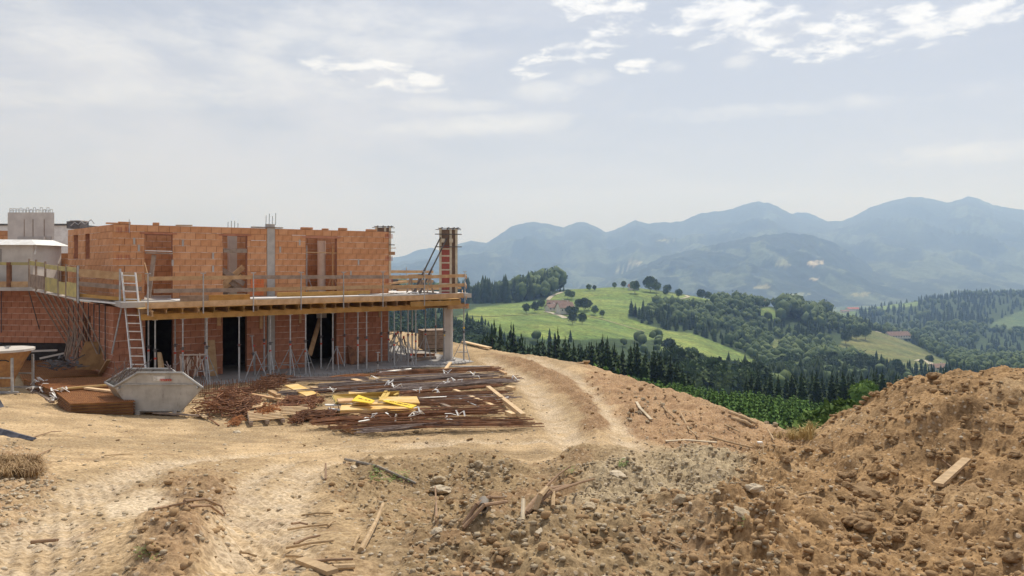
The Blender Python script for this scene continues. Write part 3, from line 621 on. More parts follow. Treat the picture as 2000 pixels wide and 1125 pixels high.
for row, (Y0, sp, drop) in enumerate([(176, 21, 0), (192, 20, 3)]):
    px = 1458+row*9; c_ = 0
    while px < 1888:
        yy = Y0+random.uniform(-6, 6); X_ = (px-CX)/F*yy; g = vz(px, yy); top = interp(TOP2, px)+drop+abs(random.gauss(0, 6)); h = max(CZ-(top-HY)*yy/F-g, 5)
        plant('spruce_tree', SP[k % 5], X_, yy, g-.2, h, h*random.uniform(1.0, 1.3), f"dark spruce above the plantation, {nth(c_+1)} from the left in its {['front', 'rear'][row]} rank", 'spruce', 'dark spruces above the young plantation'); k += 1; c_ += 1
        px += sp+random.uniform(-7, 9)
# young plantation on the slope below the brow
cand = []
yy = 46.0
while yy < 150:
    xx = (1130-CX)/F*yy
    while xx < (1720-CX)/F*yy:
        x_, y_ = xx+random.uniform(-.9, .9), yy+random.uniform(-.9, .9); px = CX+x_/y_*F; g = vz(px, y_); h = random.uniform(3.4, 5.2); top = HY+(CZ-g-h)*F/y_
        lim = interp([(1100,690),(1150,700),(1230,722),(1300,742),(1360,748),(1450,756),(1550,768),(1620,786),(1720,792)], px)
        sil = interp([(1140,712),(1330,768),(1450,815),(1560,852),(1600,850),(1690,790),(1760,745)], px)
        if lim-3 < top < sil+8: cand.append((y_, x_, g, h, px))
        xx += 2.5
    yy += 2.6
cand.sort(); print('young', len(cand))
rest = []
for i, (y_, x_, g, h, px) in enumerate(cand):
    if i < 295: plant('young_spruce', YG[i % 4], x_, y_, g-.1, h, h*random.uniform(.8, 1.05), 'bushy young green spruce in the plantation below the track', 'young spruce', 'young spruces in the plantation')
    else: rest.append((x_, y_, g, h))
def join_trees(items, protos, name, mat_, kind='stuff'):
    """items (proto, x, y, z, sx, sz, rot) joined into one mesh"""
    Vs = []; Fs = []; n = 0
    for (p, x, y, z, sx, sz, ro) in items:
        A, T = protos[p]; c, s = math.cos(ro), math.sin(ro)
        Vs.append(np.stack([(A[:, 0]*c-A[:, 1]*s)*sx+x, (A[:, 0]*s+A[:, 1]*c)*sx+y, A[:, 2]*sz+z], -1)); Fs.append(T+n); n += len(A)
    me = np_mesh(name, np.concatenate(Vs), np.concatenate(Fs), mat_, 3, False); return tag(link(name, me), kind=kind)
if rest:
    pr = []
    for i in range(3):
        m_ = YG[i]; A = np.array([v.co[:] for v in m_.vertices]); T = np.array([p.vertices[:] for p in m_.polygons]); pr.append((A, T))
    join_trees([(i % 3, x_, y_, g, h*1.1, h, i*1.7) for i, (x_, y_, g, h) in enumerate(rest)], pr, 'young_plantation', M['spruce_young'])
# bright broadleaf growth at the lower corner and light young conifers at the brow
BB = [leaf_blob(50+i, 2, .3, 420) for i in range(3)]
BBm = [np_mesh('crown', a, f, M['bright_leaf'], 3) for a, f in BB]
def broad(name, me_, x, y, z, h, r, label, cat, group):
    e = empty(name, (x, y, z), random.uniform(0, 6.28), label, cat, group); c = link('crown', me_, e, (0, 0, h-r*.95)); c.scale = (r, r, r*1.02)
    t = link('trunk', TRK, e); t.scale = (h*1.6, h*1.6, h*.8); return e
for i, (px, top, yy, r) in enumerate([(1605,800,60,2.1),(1628,786,64,2.4),(1648,784,58,2.2),(1668,784,62,2.5),(1684,788,56,2.0),(1640,806,50,1.9),(1662,812,48,1.8),(1615,816,50,1.7),(1690,744,105,2.2),(1600,828,46,1.5)]):
    g = vz(px, yy); zt = CZ-(top-HY)*yy/F; broad('broadleaf_bush', BBm[i % 3], (px-CX)/F*yy, yy, g, max(zt-g, 2.5), r, ['leftmost upper', 'second', 'central', 'tall right', 'rightmost', 'lower middle', 'lower right', 'lower left', '', 'lowest and smallest'][i]+' light green leafy bush beside the foot of the right dirt heap' if px < 1690 or yy < 100 else 'light green bush showing beside the crest of the heap', 'bush', 'light green bushes by the heap')
for i, (px, top) in enumerate([(1120,708),(1160,692),(1184,698),(1206,702),(1226,716)]):
    yy = 78; g = vz(px, yy); zt = CZ-(top-HY)*yy/F; lab = 'small light green conifer at the left end of the plantation'
    plant('young_spruce', YG[i % 4], (px-CX)/F*yy, yy, g, zt-g, (zt-g)*.62, lab, 'young spruce', 'light young conifers at the brow')
# far woods: broadleaf with some spruce, each tree placed on its hill
PROT = [leaf_blob(100+i, 2, .34, 0) for i in range(5)]+[leaf_blob(120+i, 1, .34, 14) for i in range(4)]+[cone_tree(140+i) for i in range(3)]
BLm = [np_mesh('crown', *leaf_blob(200+i, 3, .50, 620, core=.80), M['broadleaf'], 3) for i in range(4)]
NEAR = []; FARW = []; CON = []
def open_land(px, py, y):
    for poly, y0, y1, c in MEADOWS:
        if y0 < y < y1 and bool(inpoly(np.array([px]), np.array([py]), poly)[0]): return True
    return False
def _gapn(x, y): return math.sin(x/19+1.3*math.sin(y/31))*math.cos(y/27+math.sin(x/23))*.5
def scatter(px0, px1, y0, y1, sp, hh, test=None, conif=.2, lod=0):
    y = y0
    while y < y1:
        x = (px0-CX)/F*y; s_ = sp*(y/600)**.35
        while x < (px1-CX)/F*y:
            x_, y_ = x+random.uniform(-.45, .45)*s_, y+random.uniform(-.45, .45)*s_; x += s_; px = CX+x_/y_*F
            if not -700 < px < 3100: continue
            g = vz(px, y_); py = HY+(CZ-g)*F/y_
            if open_land(px, py, y_): continue
            if float(_gapn(x_, y_)) > .33: continue
            if test and not test(px, py, y_): continue
            h = random.uniform(*hh)*random.uniform(.8, 1.2)*(1+.25*math.sin(x_/37)*math.cos(y_/53)); cz = math.sin(x_/61+2)*math.cos(y_/47)+random.uniform(-.4, .4)
            if cz > 1-conif*3: CON.append((9+random.randrange(3), x_, y_, g, h*.85, h*1.15, random.uniform(0, 6)))
            elif lod: FARW.append((5+random.randrange(4), x_, y_, g+h*.55, h*random.uniform(.34, .52), h*random.uniform(.42, .56), random.uniform(0, 6)))
            else: NEAR.append((x_, y_, g, h, px, HY+(CZ-g-h)*F/y_))
        y += s_
scatter(720, 2060, 320, 480, 8.5, (11, 16), None, .25)
scatter(720, 2060, 480, 640, 7.5, (7, 11), lambda px, py, y: not (960 < px < 1420 and y > 530 and random.random() < .8), .22)
scatter(720, 1100, 880, 1090, 8.5, (18, 25), lambda px, py, y: px < 1092-(1000-y)*.05 or False, .18, 1)
scatter(1215, 2060, 640, 1090, 8.5, (9, 13.5), lambda px, py, y: py > interp([(1215,618),(1300,598),(1400,592),(1700,600)], px)+2, .14, 1)
scatter(1380, 1640, 940, 1090, 9, (9, 13), lambda px, py, y: random.random() < .55, .1, 1)
scatter(1530, 1612, 900, 1060, 8, (20, 26), None, .0, 1)
scatter(1650, 2160, 1620, 2480, 15, (14, 20), lambda px, py, y: not (px < 1700 and py < 612), .5, 1)
scatter(1640, 2200, 1095, 1600, 12, (11, 16), lambda px, py, y: py > 630, .3, 1)
scatter(2060, 2500, 300, 700, 13, (10, 15), None, .2, 1)
def vis(px, top): return top < min(interp(TOP1, px) if 930 < px < 1356 else 999, interp(TOP2, px) if px > 1455 else 999, interp([(700,700),(930,690),(1140,712),(1330,768),(1400,790),(1450,800)], px))
NEAR.sort(key=lambda t: -(t[3]/t[1]) if vis(t[4], t[5]) else 1)
GR = ['hazy green broadleaf tree in the wood behind the tall spruces', 'hazy green broadleaf tree in the wood between the two rows of spruces', 'hazy green broadleaf tree in the wood behind the even spruce row', 'broadleaf tree in the wood seen under the scaffold deck']
for i, (x_, y_, g, h, px, top) in enumerate(NEAR):
    if i < 240 and vis(px, top):
        l_ = GR[3] if px < 915 else GR[0] if px < 1350 else GR[1] if px < 1460 else GR[2]
        broad('broadleaf_tree', BLm[i % 4], x_, y_, g, h, h*.44, l_, 'tree', 'broadleaf trees of the near wood')
    elif vis(px, top-4): FARW.append((random.randrange(5), x_, y_, g+h*.56, h*.46, h*.5, random.uniform(0, 6)))
join_trees(FARW, PROT, 'broadleaf_wood', M['broadleaf']); join_trees(CON, PROT, 'conifer_wood', M['spruce'])
print('woods', len(NEAR), len(FARW), len(CON))
# single trees on the meadows
for (px, py, wpx, lab) in [
 (1150,569,9,'small round tree on the meadow crest, left of a pair'),(1161,568,7,'small round tree on the meadow crest, right of a pair'),(1109,584,12,'left of two touching trees on the meadow below the road bend'),(1117,585,11,'right of two touching trees on the meadow below the road bend'),
 (1200,564,8,'small tree on the meadow crest left of the red roofed house'),(1218,563,9,'second small tree left of the red roofed house'),(1240,573,16,'large round tree left of the red roofed house'),(1270,571,21,'broad dark tree right of the red roofed house'),(1283,572,14,'rounded tree at the right end of the crest clump'),
 (1304,574,12,'upright tree on the crest right of the big clump'),(1300,578,9,'low shrub below the upright crest tree'),(1326,583,12,'single round tree beside the bend of the upper road'),(1369,586,14,'left tree of the loose group on the falling crest'),(1383,588,12,'middle tree of the loose group on the falling crest'),(1393,592,10,'right tree of the loose group on the falling crest'),(1408,594,9,'last small tree down the falling crest'),
 (1308,600,9,'small bush on the slope above the big wood'),(1028,613,13,'leftmost orchard tree west of the farm'),(1045,611,14,'second orchard tree west of the farm'),(1057,604,12,'orchard tree behind the farm track'),(1072,604,8,'thin tree by the farm buildings'),(1092,606,10,'tree in front of the farm barn'),
 (1112,618,13,'round tree in the farm yard'),(1122,618,13,'round tree below the white farmhouse'),(1130,606,14,'tree right of the white farmhouse'),(1141,608,17,'large tree right of the farmhouse'),(1149,606,13,'tree at the right end of the farm clump'),(1162,616,12,'single tree right of the farm clump'),(1176,620,9,'small lone tree on the meadow right of the farm'),
 (1137,634,15,'round tree on the lower meadow below the farm'),(1118,634,16,'broad tree at the lower edge of the meadow'),(1652,672,17,'tall tree with its shadow on the right slope'),(1690,664,17,'dark tall tree above the brown slope'),(1672,664,16,'pale tree beside the dark one above the brown slope'),(1816,712,12,'single tree low on the brown slope'),(1800,714,8,'small tree left of the single slope tree')]:
    p = VG(px, py, 560, 1085); r = wpx/2*p.y/F*1.15; broad('broadleaf_tree', BLm[random.randrange(4)], p.x, p.y, p.z, r*2.5, r, lab, 'tree', 'single trees on the meadows')
for (px, py, h, lab) in [(1233,616,17,'tall dark conifer at the left tip of the big wood'),(1241,618,14,'second conifer at the left tip of the big wood'),(1256,620,13,'third conifer along the left edge of the big wood'),(1094,570,8,'small pointed tree right of the hilltop wood'),(1101,569,7,'last pointed tree right of the hilltop wood')]:
    p = VG(px, py, 560, 1085); plant('conifer', SP[random.randrange(5)], p.x, p.y, p.z, h, h*1.3, lab, 'conifer', 'conifers at the wood edge')
# pale tracks over the hills
def ribbon(name, pp, wd, mat_, kind='structure', y0=560, y1=1100):
    P = [VG(a, c, y0, y1) for a, c in pp]; b_ = MB()
    Q = []
    for a, c in zip(P[:-1], P[1:]):
        for t in np.linspace(0, 1, 7)[:-1]: Q.append(a.lerp(c, t))
    Q.append(P[-1])
    for q_ in Q: q_.z = vz(CX+q_.x/q_.y*F, q_.y)+.35
    for a, c in zip(Q[:-1], Q[1:]):
        d = Vector((c.x-a.x, c.y-a.y, 0)); s_ = Vector((-d.y, d.x, 0)).normalized()*wd/2; b_.poly([a-s_, c-s_, c+s_, a+s_])
    o = b_.build(name, mat_); return tag(o, kind=kind)
M['track'] = mat('pale_gravel_track', (.50, .45, .34), (.42, .38, .28), .3, .95)
M['rut_grass'] = mat('worn_grass_track', (.30, .29, .14), (.25, .25, .11), .3, .95)
ribbon('farm_road', [(1070,586),(1076,580),(1085,575),(1098,571)], 5, M['track']); ribbon('farm_road', [(1065,609),(1080,612),(1095,617),(1104,622)], 6, M['track'])
ribbon('meadow_track', [(888,619),(940,618),(1000,616),(1050,615),(1090,615)], 3, M['rut_grass']); ribbon('meadow_track', [(1150,618),(1190,628),(1230,640),(1260,648)], 3, M['rut_grass'])
ribbon('farm_road', [(1318,586),(1335,583),(1345,580),(1338,577)], 5, M['track']); ribbon('farm_road', [(1790,705),(1805,703),(1820,712)], 5, M['track'])
ribbon('farm_road', [(1710,645),(1722,650),(1745,656)], 5, M['track'])
# far farms: walls, roof, windows, chimney
M['roof_red'] = mat('red_tile_roof', (.42, .16, .11), (.34, .12, .09), .5, .9); M['roof_brown'] = mat('brown_roof', (.20, .13, .10), (.27, .18, .14), .5, .9); M['wall_white'] = mat('white_render', (.68, .65, .58), (.6, .57, .5), .4, .9); M['win'] = mat('window_glass', (.05, .06, .07), rough=.2)
def house(px, py, L, Wd, h, rh, rot, roof, label, y0=560, y1=1100, wall='wall_white'):
    p = VG(px, py, y0, y1); e = empty('farmhouse', (p.x, p.y, p.z-.4), R(rot), label, 'farm building', 'far farm buildings'); b_ = MB()
    b_.box(-L/2, -Wd/2, 0, L/2, Wd/2, h); i = len(b_.v)
    for sx_ in (-1, 1): b_.v += [(sx_*L/2, -Wd/2, h), (sx_*L/2, Wd/2, h), (sx_*L/2, 0, h+rh)]
    b_.f += [(i, i+1, i+2), (i+3, i+5, i+4)]; b_.build('wall', M[wall], e, local=True)
    r_ = MB(); o = .8
    for s_ in (-1, 1): r_.hexa([(-L/2-o, s_*(Wd/2+o), h-rh*o/(Wd/2)), (L/2+o, s_*(Wd/2+o), h-rh*o/(Wd/2)), (L/2+o, 0, h+rh), (-L/2-o, 0, h+rh), (-L/2-o, s_*(Wd/2+o), h-rh*o/(Wd/2)+.3), (L/2+o, s_*(Wd/2+o), h-rh*o/(Wd/2)+.3), (L/2+o, 0, h+rh+.3), (-L/2-o, 0, h+rh+.3)])
    rf = r_.build('roof', M[roof], e, local=True); c = MB(); c.box(L*.2, .5, h+rh*.5, L*.2+.9, 1.4, h+rh+1.4); c.build('chimney', M['wall_white'], rf, local=True)
    n = max(2, int(L/4))
    for k_ in range(n):
        wn = MB(); x0 = -L/2+(k_+.5)*L/n; wn.box(x0-.6, -Wd/2-.06, h*.5, x0+.6, -Wd/2+.02, h*.5+1.5); wn.build('window', M['win'], e, local=True)
house(1103,612,15,12,6.5,5,20,'roof_brown','white walled farmhouse with brown gabled roof among meadow trees')
house(1090,604,22,12,5,4.5,-10,'roof_brown','long grey brown barn behind the white farmhouse'); house(1078,607,12,8,4,3,30,'roof_brown','low shed left of the farm barn')
house(1237,566,12,9,4.5,3,5,'roof_red','small house with red roof on the meadow crest',900,1080); house(1482,598,16,10,5,4,-15,'roof_red','red roofed farmhouse among trees on the right crest',800,1100)
house(1665,607,34,16,6,4,8,'roof_red','long pale and red roofed farm in the gap of the valley',1700,2500); house(1650,611,22,12,5,3,0,'roof_brown','low pale building left of the valley farm',1700,2500)
house(1752,655,34,13,4.5,5,12,'roof_brown','long barn with brown roof behind the brown slope'); house(1833,722,13,9,3,2.5,10,'roof_brown','pale low shed at the foot of the brown slope')
# ================================================================ THE UNFINISHED BRICK HOUSE
O = Vector((-5.52, 33.2, 0)); U = Vector((.818, .575, 0)).normalized(); NN = Vector((U.y, -U.x, 0))   # facade direction and outward normal
AU = math.atan2(U.y, U.x)
def P(t, s, z): return O+U*t+NN*s+Vector((0, 0, z))
def tpx(px, s=0.0):
    k = (px-CX)/F; bx, by = O.x+NN.x*s, O.y+NN.y*s; return (k*by-bx)/(U.x-k*U.y)
def zpy(py, t, s=0.0): return CZ-(py-HY)*(P(t, s, 0).y)/F
def fbox(m, t0, s0, z0, t1, s1, z1):
    c = [P(t0, s0, z0), P(t1, s0, z0), P(t1, s1, z0), P(t0, s1, z0)]; m.hexa(c+[v+Vector((0, 0, z1-z0)) for v in c])
BR = {}
def brick_mesh(L, h, d, m):
    k = (round(L, 2), round(h, 2), m.name)
    if k not in BR:
        b_ = MB(); g = .006; b_.box(g, 0, g, L-g, d, h-g); me = b_.mesh('brick'); me.materials.append(m); BR[k] = me
    return BR[k]
def brick_wall(A, B, z0, z1, openings, label, m, th=.25, bl=.375, bh=.25, cap=300, gaps=0.0, cat='wall', seed=1, group=None, ragged=0, keep=None, extra=None):
    """a clay block wall from A to B: mortar bed behind, every block an object, openings (x0, x1, z0, z1) left out"""
    A = Vector((A[0], A[1], 0)); B = Vector((B[0], B[1], 0)); L = (B-A).length; ang = math.atan2(B.y-A.y, B.x-A.x); rs = random.Random(seed)
    e = empty('brick_wall', (A.x, A.y, z0), ang, label, cat, group); core = MB()
    cuts = sorted({0, L}|{o[0] for o in openings}|{o[1] for o in openings}); H = z1-z0
    for a, c in zip(cuts[:-1], cuts[1:]):
        mid = (a+c)/2; occ = sorted([(o[2]-z0, o[3]-z0) for o in openings if o[0] <= mid <= o[1]]); z = 0
        for lo, hi in occ:
            if lo > z+.01: core.box(a, .012, z, c, th, lo)
            z = max(z, hi)
        if z < H-.01: core.box(a, .012, z, c, th, H)
    core.build('mortar_bed', M['mortar'], e, local=True)
    rows = int(round(H/bh)); items = []; jt = MB()
    for r in range(1, rows):
        segs = [(0.0, L)]
        for o in openings:
            if o[2]-z0 < r*bh < o[3]-z0+.01: segs = [w_ for (p_, q_) in segs for w_ in ([(p_, q_)] if (o[1] <= p_ or o[0] >= q_) else [x_ for x_ in ((p_, o[0]), (o[1], q_)) if x_[1]-x_[0] > .05])]
        for (p_, q_) in segs:
            x_ = p_
            while x_ < q_-.05:
                x2 = min(x_+rs.uniform(.4, 2.2), q_)
                if rs.random() < .72: jt.box(x_, -.012-rs.uniform(0, .012), r*bh-.011, x2, .013, r*bh+.011)
                x_ = x2
    if jt.v: j_ = jt.build('bed_joint', M['joint'], e, local=True); j_['kind'] = 'stuff'
    for r in range(rows):
        zz0 = r*bh; x = -bl*(.5 if (r % 2) else 0)-rs.random()*.03
        while x < L:
            a, c = max(x, 0), min(x+bl, L); x += bl
            if c-a < .04: continue
            segs = [(a, c)]
            for o in openings:
                if o[2]-z0 < zz0+bh*.5 < o[3]-z0:
                    ns = []
                    for (p_, q_) in segs:
                        if o[1] <= p_ or o[0] >= q_: ns.append((p_, q_)); continue
                        if p_ < o[0]-.04: ns.append((p_, o[0]))
                        if q_ > o[1]+.04: ns.append((o[1], q_))
                    segs = ns
            for (p_, q_) in segs: items.append((p_, q_, zz0))
    if keep: items.sort(key=keep)
    rest = MB()
    for i, (p_, q_, zz0) in enumerate(items):
        pr = rs.uniform(-.006, .006)
        if i < cap:
            me_ = brick_mesh(round((q_-p_)/.025)*.025, bh, .03, m); o_ = link('brick', me_, e, (p_, -.012+pr, zz0), (0, rs.uniform(-.004, .004), rs.uniform(-.006, .006)))
        else: rest.box(p_+.006, -.012+pr, zz0+.006, q_-.006, .02, zz0+bh-.006)
    if rest.v: o_ = rest.build('brickwork', m, e, local=True); o_['kind'] = 'stuff'
    return e
def T(px, s=0): return tpx(px, s)
TL = tpx(222)                     # left corner
A0 = P(TL, 0, 0); B0 = P(0, 0, 0)
def X_(px): return tpx(px)-TL
up_open = [(X_(282), X_(337), 3.0, 5.5), (X_(435), X_(483), 3.0, 5.5), (X_(521), X_(537), 3.0, 5.75), (X_(597), X_(658), 3.0, 5.5)]
lo_open = [(X_(284), X_(338), 0, 2.75), (X_(435), X_(482), 0, 2.75), (X_(598), X_(657), 0, 2.75), (X_(521), X_(537), 0, 2.75)]
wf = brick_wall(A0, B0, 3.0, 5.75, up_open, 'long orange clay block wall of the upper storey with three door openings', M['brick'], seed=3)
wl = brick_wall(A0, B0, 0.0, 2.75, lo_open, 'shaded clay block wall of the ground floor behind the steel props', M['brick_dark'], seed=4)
# lintels over the openings, lime smears as parts
for (a, c, z, w_) in [(up_open[0][0], up_open[0][1], 5.42, wf), (up_open[1][0], up_open[1][1], 5.42, wf), (up_open[3][0], up_open[3][1], 5.40, wf)]:
    b_ = MB(); b_.box(a-.15, -.02, z-3.0, c+.15, .24, 5.495-3.0); b_.build('lintel', M['brick_dark'], wf, local=True)
for i in range(14):                # squeezed pale mortar lines on the joints
    r = random.randrange(1, 11); x = random.uniform(0, -TL-1.2); l_ = random.uniform(.3, 1.6)
    if any(o[0]-l_ < x < o[1] for o in up_open): continue
    b_ = MB(); b_.box(x, -.024, r*.25-.008, x+l_, -.01, r*.25+.010); b_.build('mortar_line', M['membrane'] if i % 3 else M['concrete_light'], wf, local=True)
for i in range(6):
    r = random.randrange(1, 10); x = random.uniform(0, -TL-1.2); l_ = random.uniform(.3, 1.2)
    if any(o[0]-l_ < x < o[1] for o in lo_open): continue
    b_ = MB(); b_.box(x, -.024, r*.25-.006, x+l_, -.01, r*.25+.008); b_.build('mortar_line', M['concrete_light'], wl, local=True)
for (px, z) in [(262, 5.15), (271, 4.9), (357, 5.1), (416, 4.62), (416, 4.12), (337, 4.35), (452+95, 4.9), (700, 4.4), (498, 3.6), (585, 5.2), (640+45, 3.9)]:
    b_ = MB(); x = X_(px); b_.box(x-.035, -.026, z-3-.12, x+.035, -.008, z-3+.12); b_.build('mortar_smear', M['concrete'], wf, local=True)
for px in (228, 244, 752, 760):
    for z in (3.55, 4.55, 5.55):     # ribbed cut faces of end blocks
        b_ = MB(); x = X_(px)
        for k_ in range(4): b_.box(x+k_*.05, -.024, z-3-.10, x+k_*.05+.012, -.006, z-3+.10)
        b_.build('ribbed_face', M['formred'], wf, local=True)
C0 = A0.copy(); C1 = Vector((-18.83, 31.5, 0)); SL = (C0-C1).length
def sx(px):                        # place along the side wall for a pixel column
    k = (px-CX)/F; d = (C0-C1)/SL; return (k*C1.y-C1.x)/(d.x-k*d.y)
ws = brick_wall(C1, C0+(C0-C1).normalized()*.005, 3.0, 5.75, [(sx(144), sx(153), 4.55, 5.5), (sx(167), sx(176), 4.55, 5.5)], 'left flank of the upper storey with two narrow slot windows', M['brick'], bl=.5, seed=7)
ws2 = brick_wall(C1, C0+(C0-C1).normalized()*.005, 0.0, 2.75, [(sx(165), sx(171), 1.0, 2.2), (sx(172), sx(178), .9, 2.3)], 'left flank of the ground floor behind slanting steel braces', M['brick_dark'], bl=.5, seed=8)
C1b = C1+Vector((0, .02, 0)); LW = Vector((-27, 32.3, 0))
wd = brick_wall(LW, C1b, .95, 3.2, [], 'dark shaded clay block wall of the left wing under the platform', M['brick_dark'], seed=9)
b_ = MB(); c_ = [Vector((-27, 32.35, -.3)), Vector((-18.9, 31.56, -.3)), Vector((-18.9, 31.9, -.3)), Vector((-27, 32.7, -.3))]; b_.hexa(c_+[v+Vector((0, 0, 1.25)) for v in c_]); b_.thing('foundation_wall', M['dark'], 'black coated foundation strip below the dark left wing wall', 'foundation')
b_ = MB(); c_ = [Vector((-27.2, 30.9, 3.2)), Vector((-18.9, 30.6, 3.2)), Vector((-18.9, 36, 3.2)), Vector((-27.2, 36, 3.2))]; b_.hexa(c_+[v+Vector((0, 0, .14)) for v in c_]); b_.thing('floor_slab', M['concrete'], 'thin concrete slab edge over the dark left wing wall', 'slab')  # front edge brought forward so the overhang darkens the wing wall
brick_wall((-26, 34.0), (-19.0, 33.7), 3.3, 4.8, [], 'low clay block wall rising behind the left platform', M['brick'], seed=12)
brick_wall((-22.4, 38.6), (-19.0, 38.4), 3.3, 6.0, [], 'back clay block wall between concrete shaft and corner block', M['brick'], seed=13)
brick_wall((-30, 38.6), (-25.2, 38.6), 3.3, 6.0, [], 'back clay block wall at the far left of the shaft', M['brick'], seed=14)
# inner walls seen through the openings, end wall and rear wall
E1 = P(TL+.3, -3.2, 0); E2 = P(-.2, -3.2, 0)
brick_wall(E1, E2, 3.0, 5.6, [], 'inner partition of clay blocks seen through the upper openings', M['brick'], seed=15, cap=220)
b_ = MB(); fbox(b_, TL+.25, -2.6, 0.0, -.3, -2.8, 2.79); b_.thing('partition_wall', M['dark'], 'ground floor partition coloured near black to stand for shade in the doorways', 'wall')  # near-black colour stands for the unlit interior behind the doorways
brick_wall(P(0.0, -.02, 0)-U*.0, P(0.0, -7.4, 0), 3.0, 5.75, [], 'right end wall of the upper storey seen edge on', M['brick'], seed=17, cap=120)
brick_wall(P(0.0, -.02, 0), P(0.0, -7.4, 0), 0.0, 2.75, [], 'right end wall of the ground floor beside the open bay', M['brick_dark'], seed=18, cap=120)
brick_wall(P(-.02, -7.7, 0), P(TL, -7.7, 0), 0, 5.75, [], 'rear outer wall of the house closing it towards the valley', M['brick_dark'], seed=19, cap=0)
for t_ in (tpx(337)+.9, tpx(483)+1.4, tpx(598)-.4, tpx(658)+.3):
    brick_wall(P(t_, -3.1, 0), P(t_, -.3, 0), 3.0, 5.6, [], {0: 'cross wall behind the first upper pier', 1: 'cross wall behind the concrete pilaster', 2: 'cross wall left of the third upper opening', 3: 'cross wall right of the third upper opening'}[[tpx(337)+.9, tpx(483)+1.4, tpx(598)-.4, tpx(658)+.3].index(t_)], M['brick'], seed=int(t_*10) % 97+20, cap=60)
# slabs
b_ = MB(); fbox(b_, TL-.2, 2.55, -.22, 3.0, -8.0, 0.0); sl = b_.thing('floor_slab', M['slab'], 'grey ground floor slab the props stand on', 'slab')
b_ = MB(); fbox(b_, TL, 1.95, 2.80, 3.15, -7.6, 2.985); b_.thing('floor_slab', M['concrete'], 'upper floor slab cast over the ground floor', 'slab')
b_ = MB(); fbox(b_, tpx(339, 1.5), 1.9, 2.99, 3.0, .35, 3.012); b_.thing('membrane', M['membrane'], 'bright white sheeting lying on the deck in front of the upper wall', 'sheeting')
b_ = MB(); fbox(b_, .3, 1.9, 2.99, tpx(895, 1.9), -6, 3.01); b_.thing('membrane', M['membrane'], 'bright bare deck surface right of the brick wall', 'sheeting')
# concrete pilaster through both storeys and starter bars
def starters(px, s, z, n=4, h=.3, lab='', dz=.1, par=None):
    b_ = MB(); t = tpx(px, s)
    for i in range(n): b_.tube(P(t-.2+i*.13, s, z), P(t-.2+i*.13+.01, s, z+h*random.uniform(.8, 1.1)), .011, 4)
    return b_.build('starter_bar', M['steel_dark'], par) if par else b_.thing('starter_bar', M['steel_dark'], lab, 'rebar')
ec = empty('concrete_pilaster', P(tpx(529), 0, 0), 0, 'grey concrete pilaster standing in the brick facade over both storeys', 'pilaster')
b_ = MB(); fbox(b_, tpx(521)+.01, .03, 3.0, tpx(537)-.01, -.24, 5.93); b_.build('upper_shaft', M['concrete'], ec)
b_ = MB(); fbox(b_, tpx(522)+.01, .03, .0, tpx(537)-.01, -.24, 2.78); b_.build('lower_shaft', M['concrete'], ec); starters(529, -.1, 5.9, 4, .45, par=ec)
starters(455, -.8, 5.6, 4, .42, 'four thin starter bars over the wall left of the pilaster')
for (px, lab) in [(252, 'single thin rod standing on the wall top near the corner'),]:
    b_ = MB(); b_.tube(P(tpx(px), .05, 5.45), P(tpx(px), .05, 5.95), .012, 5); b_.thing('steel_rod', M['steel'], lab, 'rod')
b_ = MB(); fbox(b_, tpx(448, -1), -1.0, 3.0, tpx(463, -1), -1.3, 5.5); b_.thing('concrete_column', M['concrete_light'], 'pale square concrete column inside the second upper opening', 'column')
b_ = MB(); b_.tube(P(tpx(628, -.9), -.9, 3.0), P(tpx(628, -.9), -.9, 5.32), .175, 14); b_.thing('column_tube', M['tube_beige'], 'round beige column form standing in the third upper opening', 'column form', smooth=False)
# boards and clutter in the upper openings
def plank(a, c, w_, h_, m, lab, cat='plank', group=None, name='plank', up=(0, 0, 1)):
    b_ = MB(); b_.bar(a, c, w_, h_, up); return b_.thing(name, M[m], lab, cat, group)
plank(P(tpx(283), .12, 4.72), P(tpx(335), .12, 4.70), .30, .05, 'timber_grey', 'grey board laid across the first upper opening on a slanting strut')
plank(P(tpx(282), .12, 4.80), P(tpx(334), .12, 4.78), .26, .03, 'white', 'thin white board lying on the grey board in the first opening')
plank(P(tpx(290), .0, 3.05), P(tpx(300), .1, 4.65), .14, .08, 'timber_grey', 'grey strut slanting up inside the first upper opening', up=(0, 1, 0))
plank(P(tpx(285), -.6, 4.35), P(tpx(297), -.6, 3.5), .12, .05, 'timber_pale', 'pale board leaning in the left of the first upper opening', up=(0, 1, 0))
plank(P(tpx(436), .02, 4.83), P(tpx(482), .02, 4.83), .05, .16, 'timber_grey', 'grey board nailed across the second upper opening')
for i, (x0, z0_, x1, z1_) in enumerate([(436, 4.1, 481, 3.5), (436, 3.4, 481, 4.2), (437, 3.9, 480, 3.25), (438, 3.3, 481, 3.8), (445, 3.05, 482, 3.9)]):
    plank(P(tpx(x0), -.3-.1*i, z0_), P(tpx(x1), -.3-.1*i, z1_), .06, .2, 'timber_grey' if i % 2 == 0 else 'timber', ['upper grey', 'crossing brown', 'lower grey', 'short brown', 'rearmost'][i]+' board of the crossed pile in the second opening')
b_ = MB()
for k_ in range(12):
    t0 = tpx(484)+k_*.045; b_.tube(P(t0, .35, 3.05), P(t0+.06, .35+.05*math.sin(k_), 3.78+.05*math.sin(k_*2)), .012, 4)
for k_ in range(7): b_.tube(P(tpx(484), .35, 3.1+k_*.1), P(tpx(484)+.5, .4, 3.12+k_*.1+.04*math.sin(k_)), .010, 4)
b_.thing('safety_net', M['net'], 'crumpled orange net hanging beside the second upper opening', 'net')
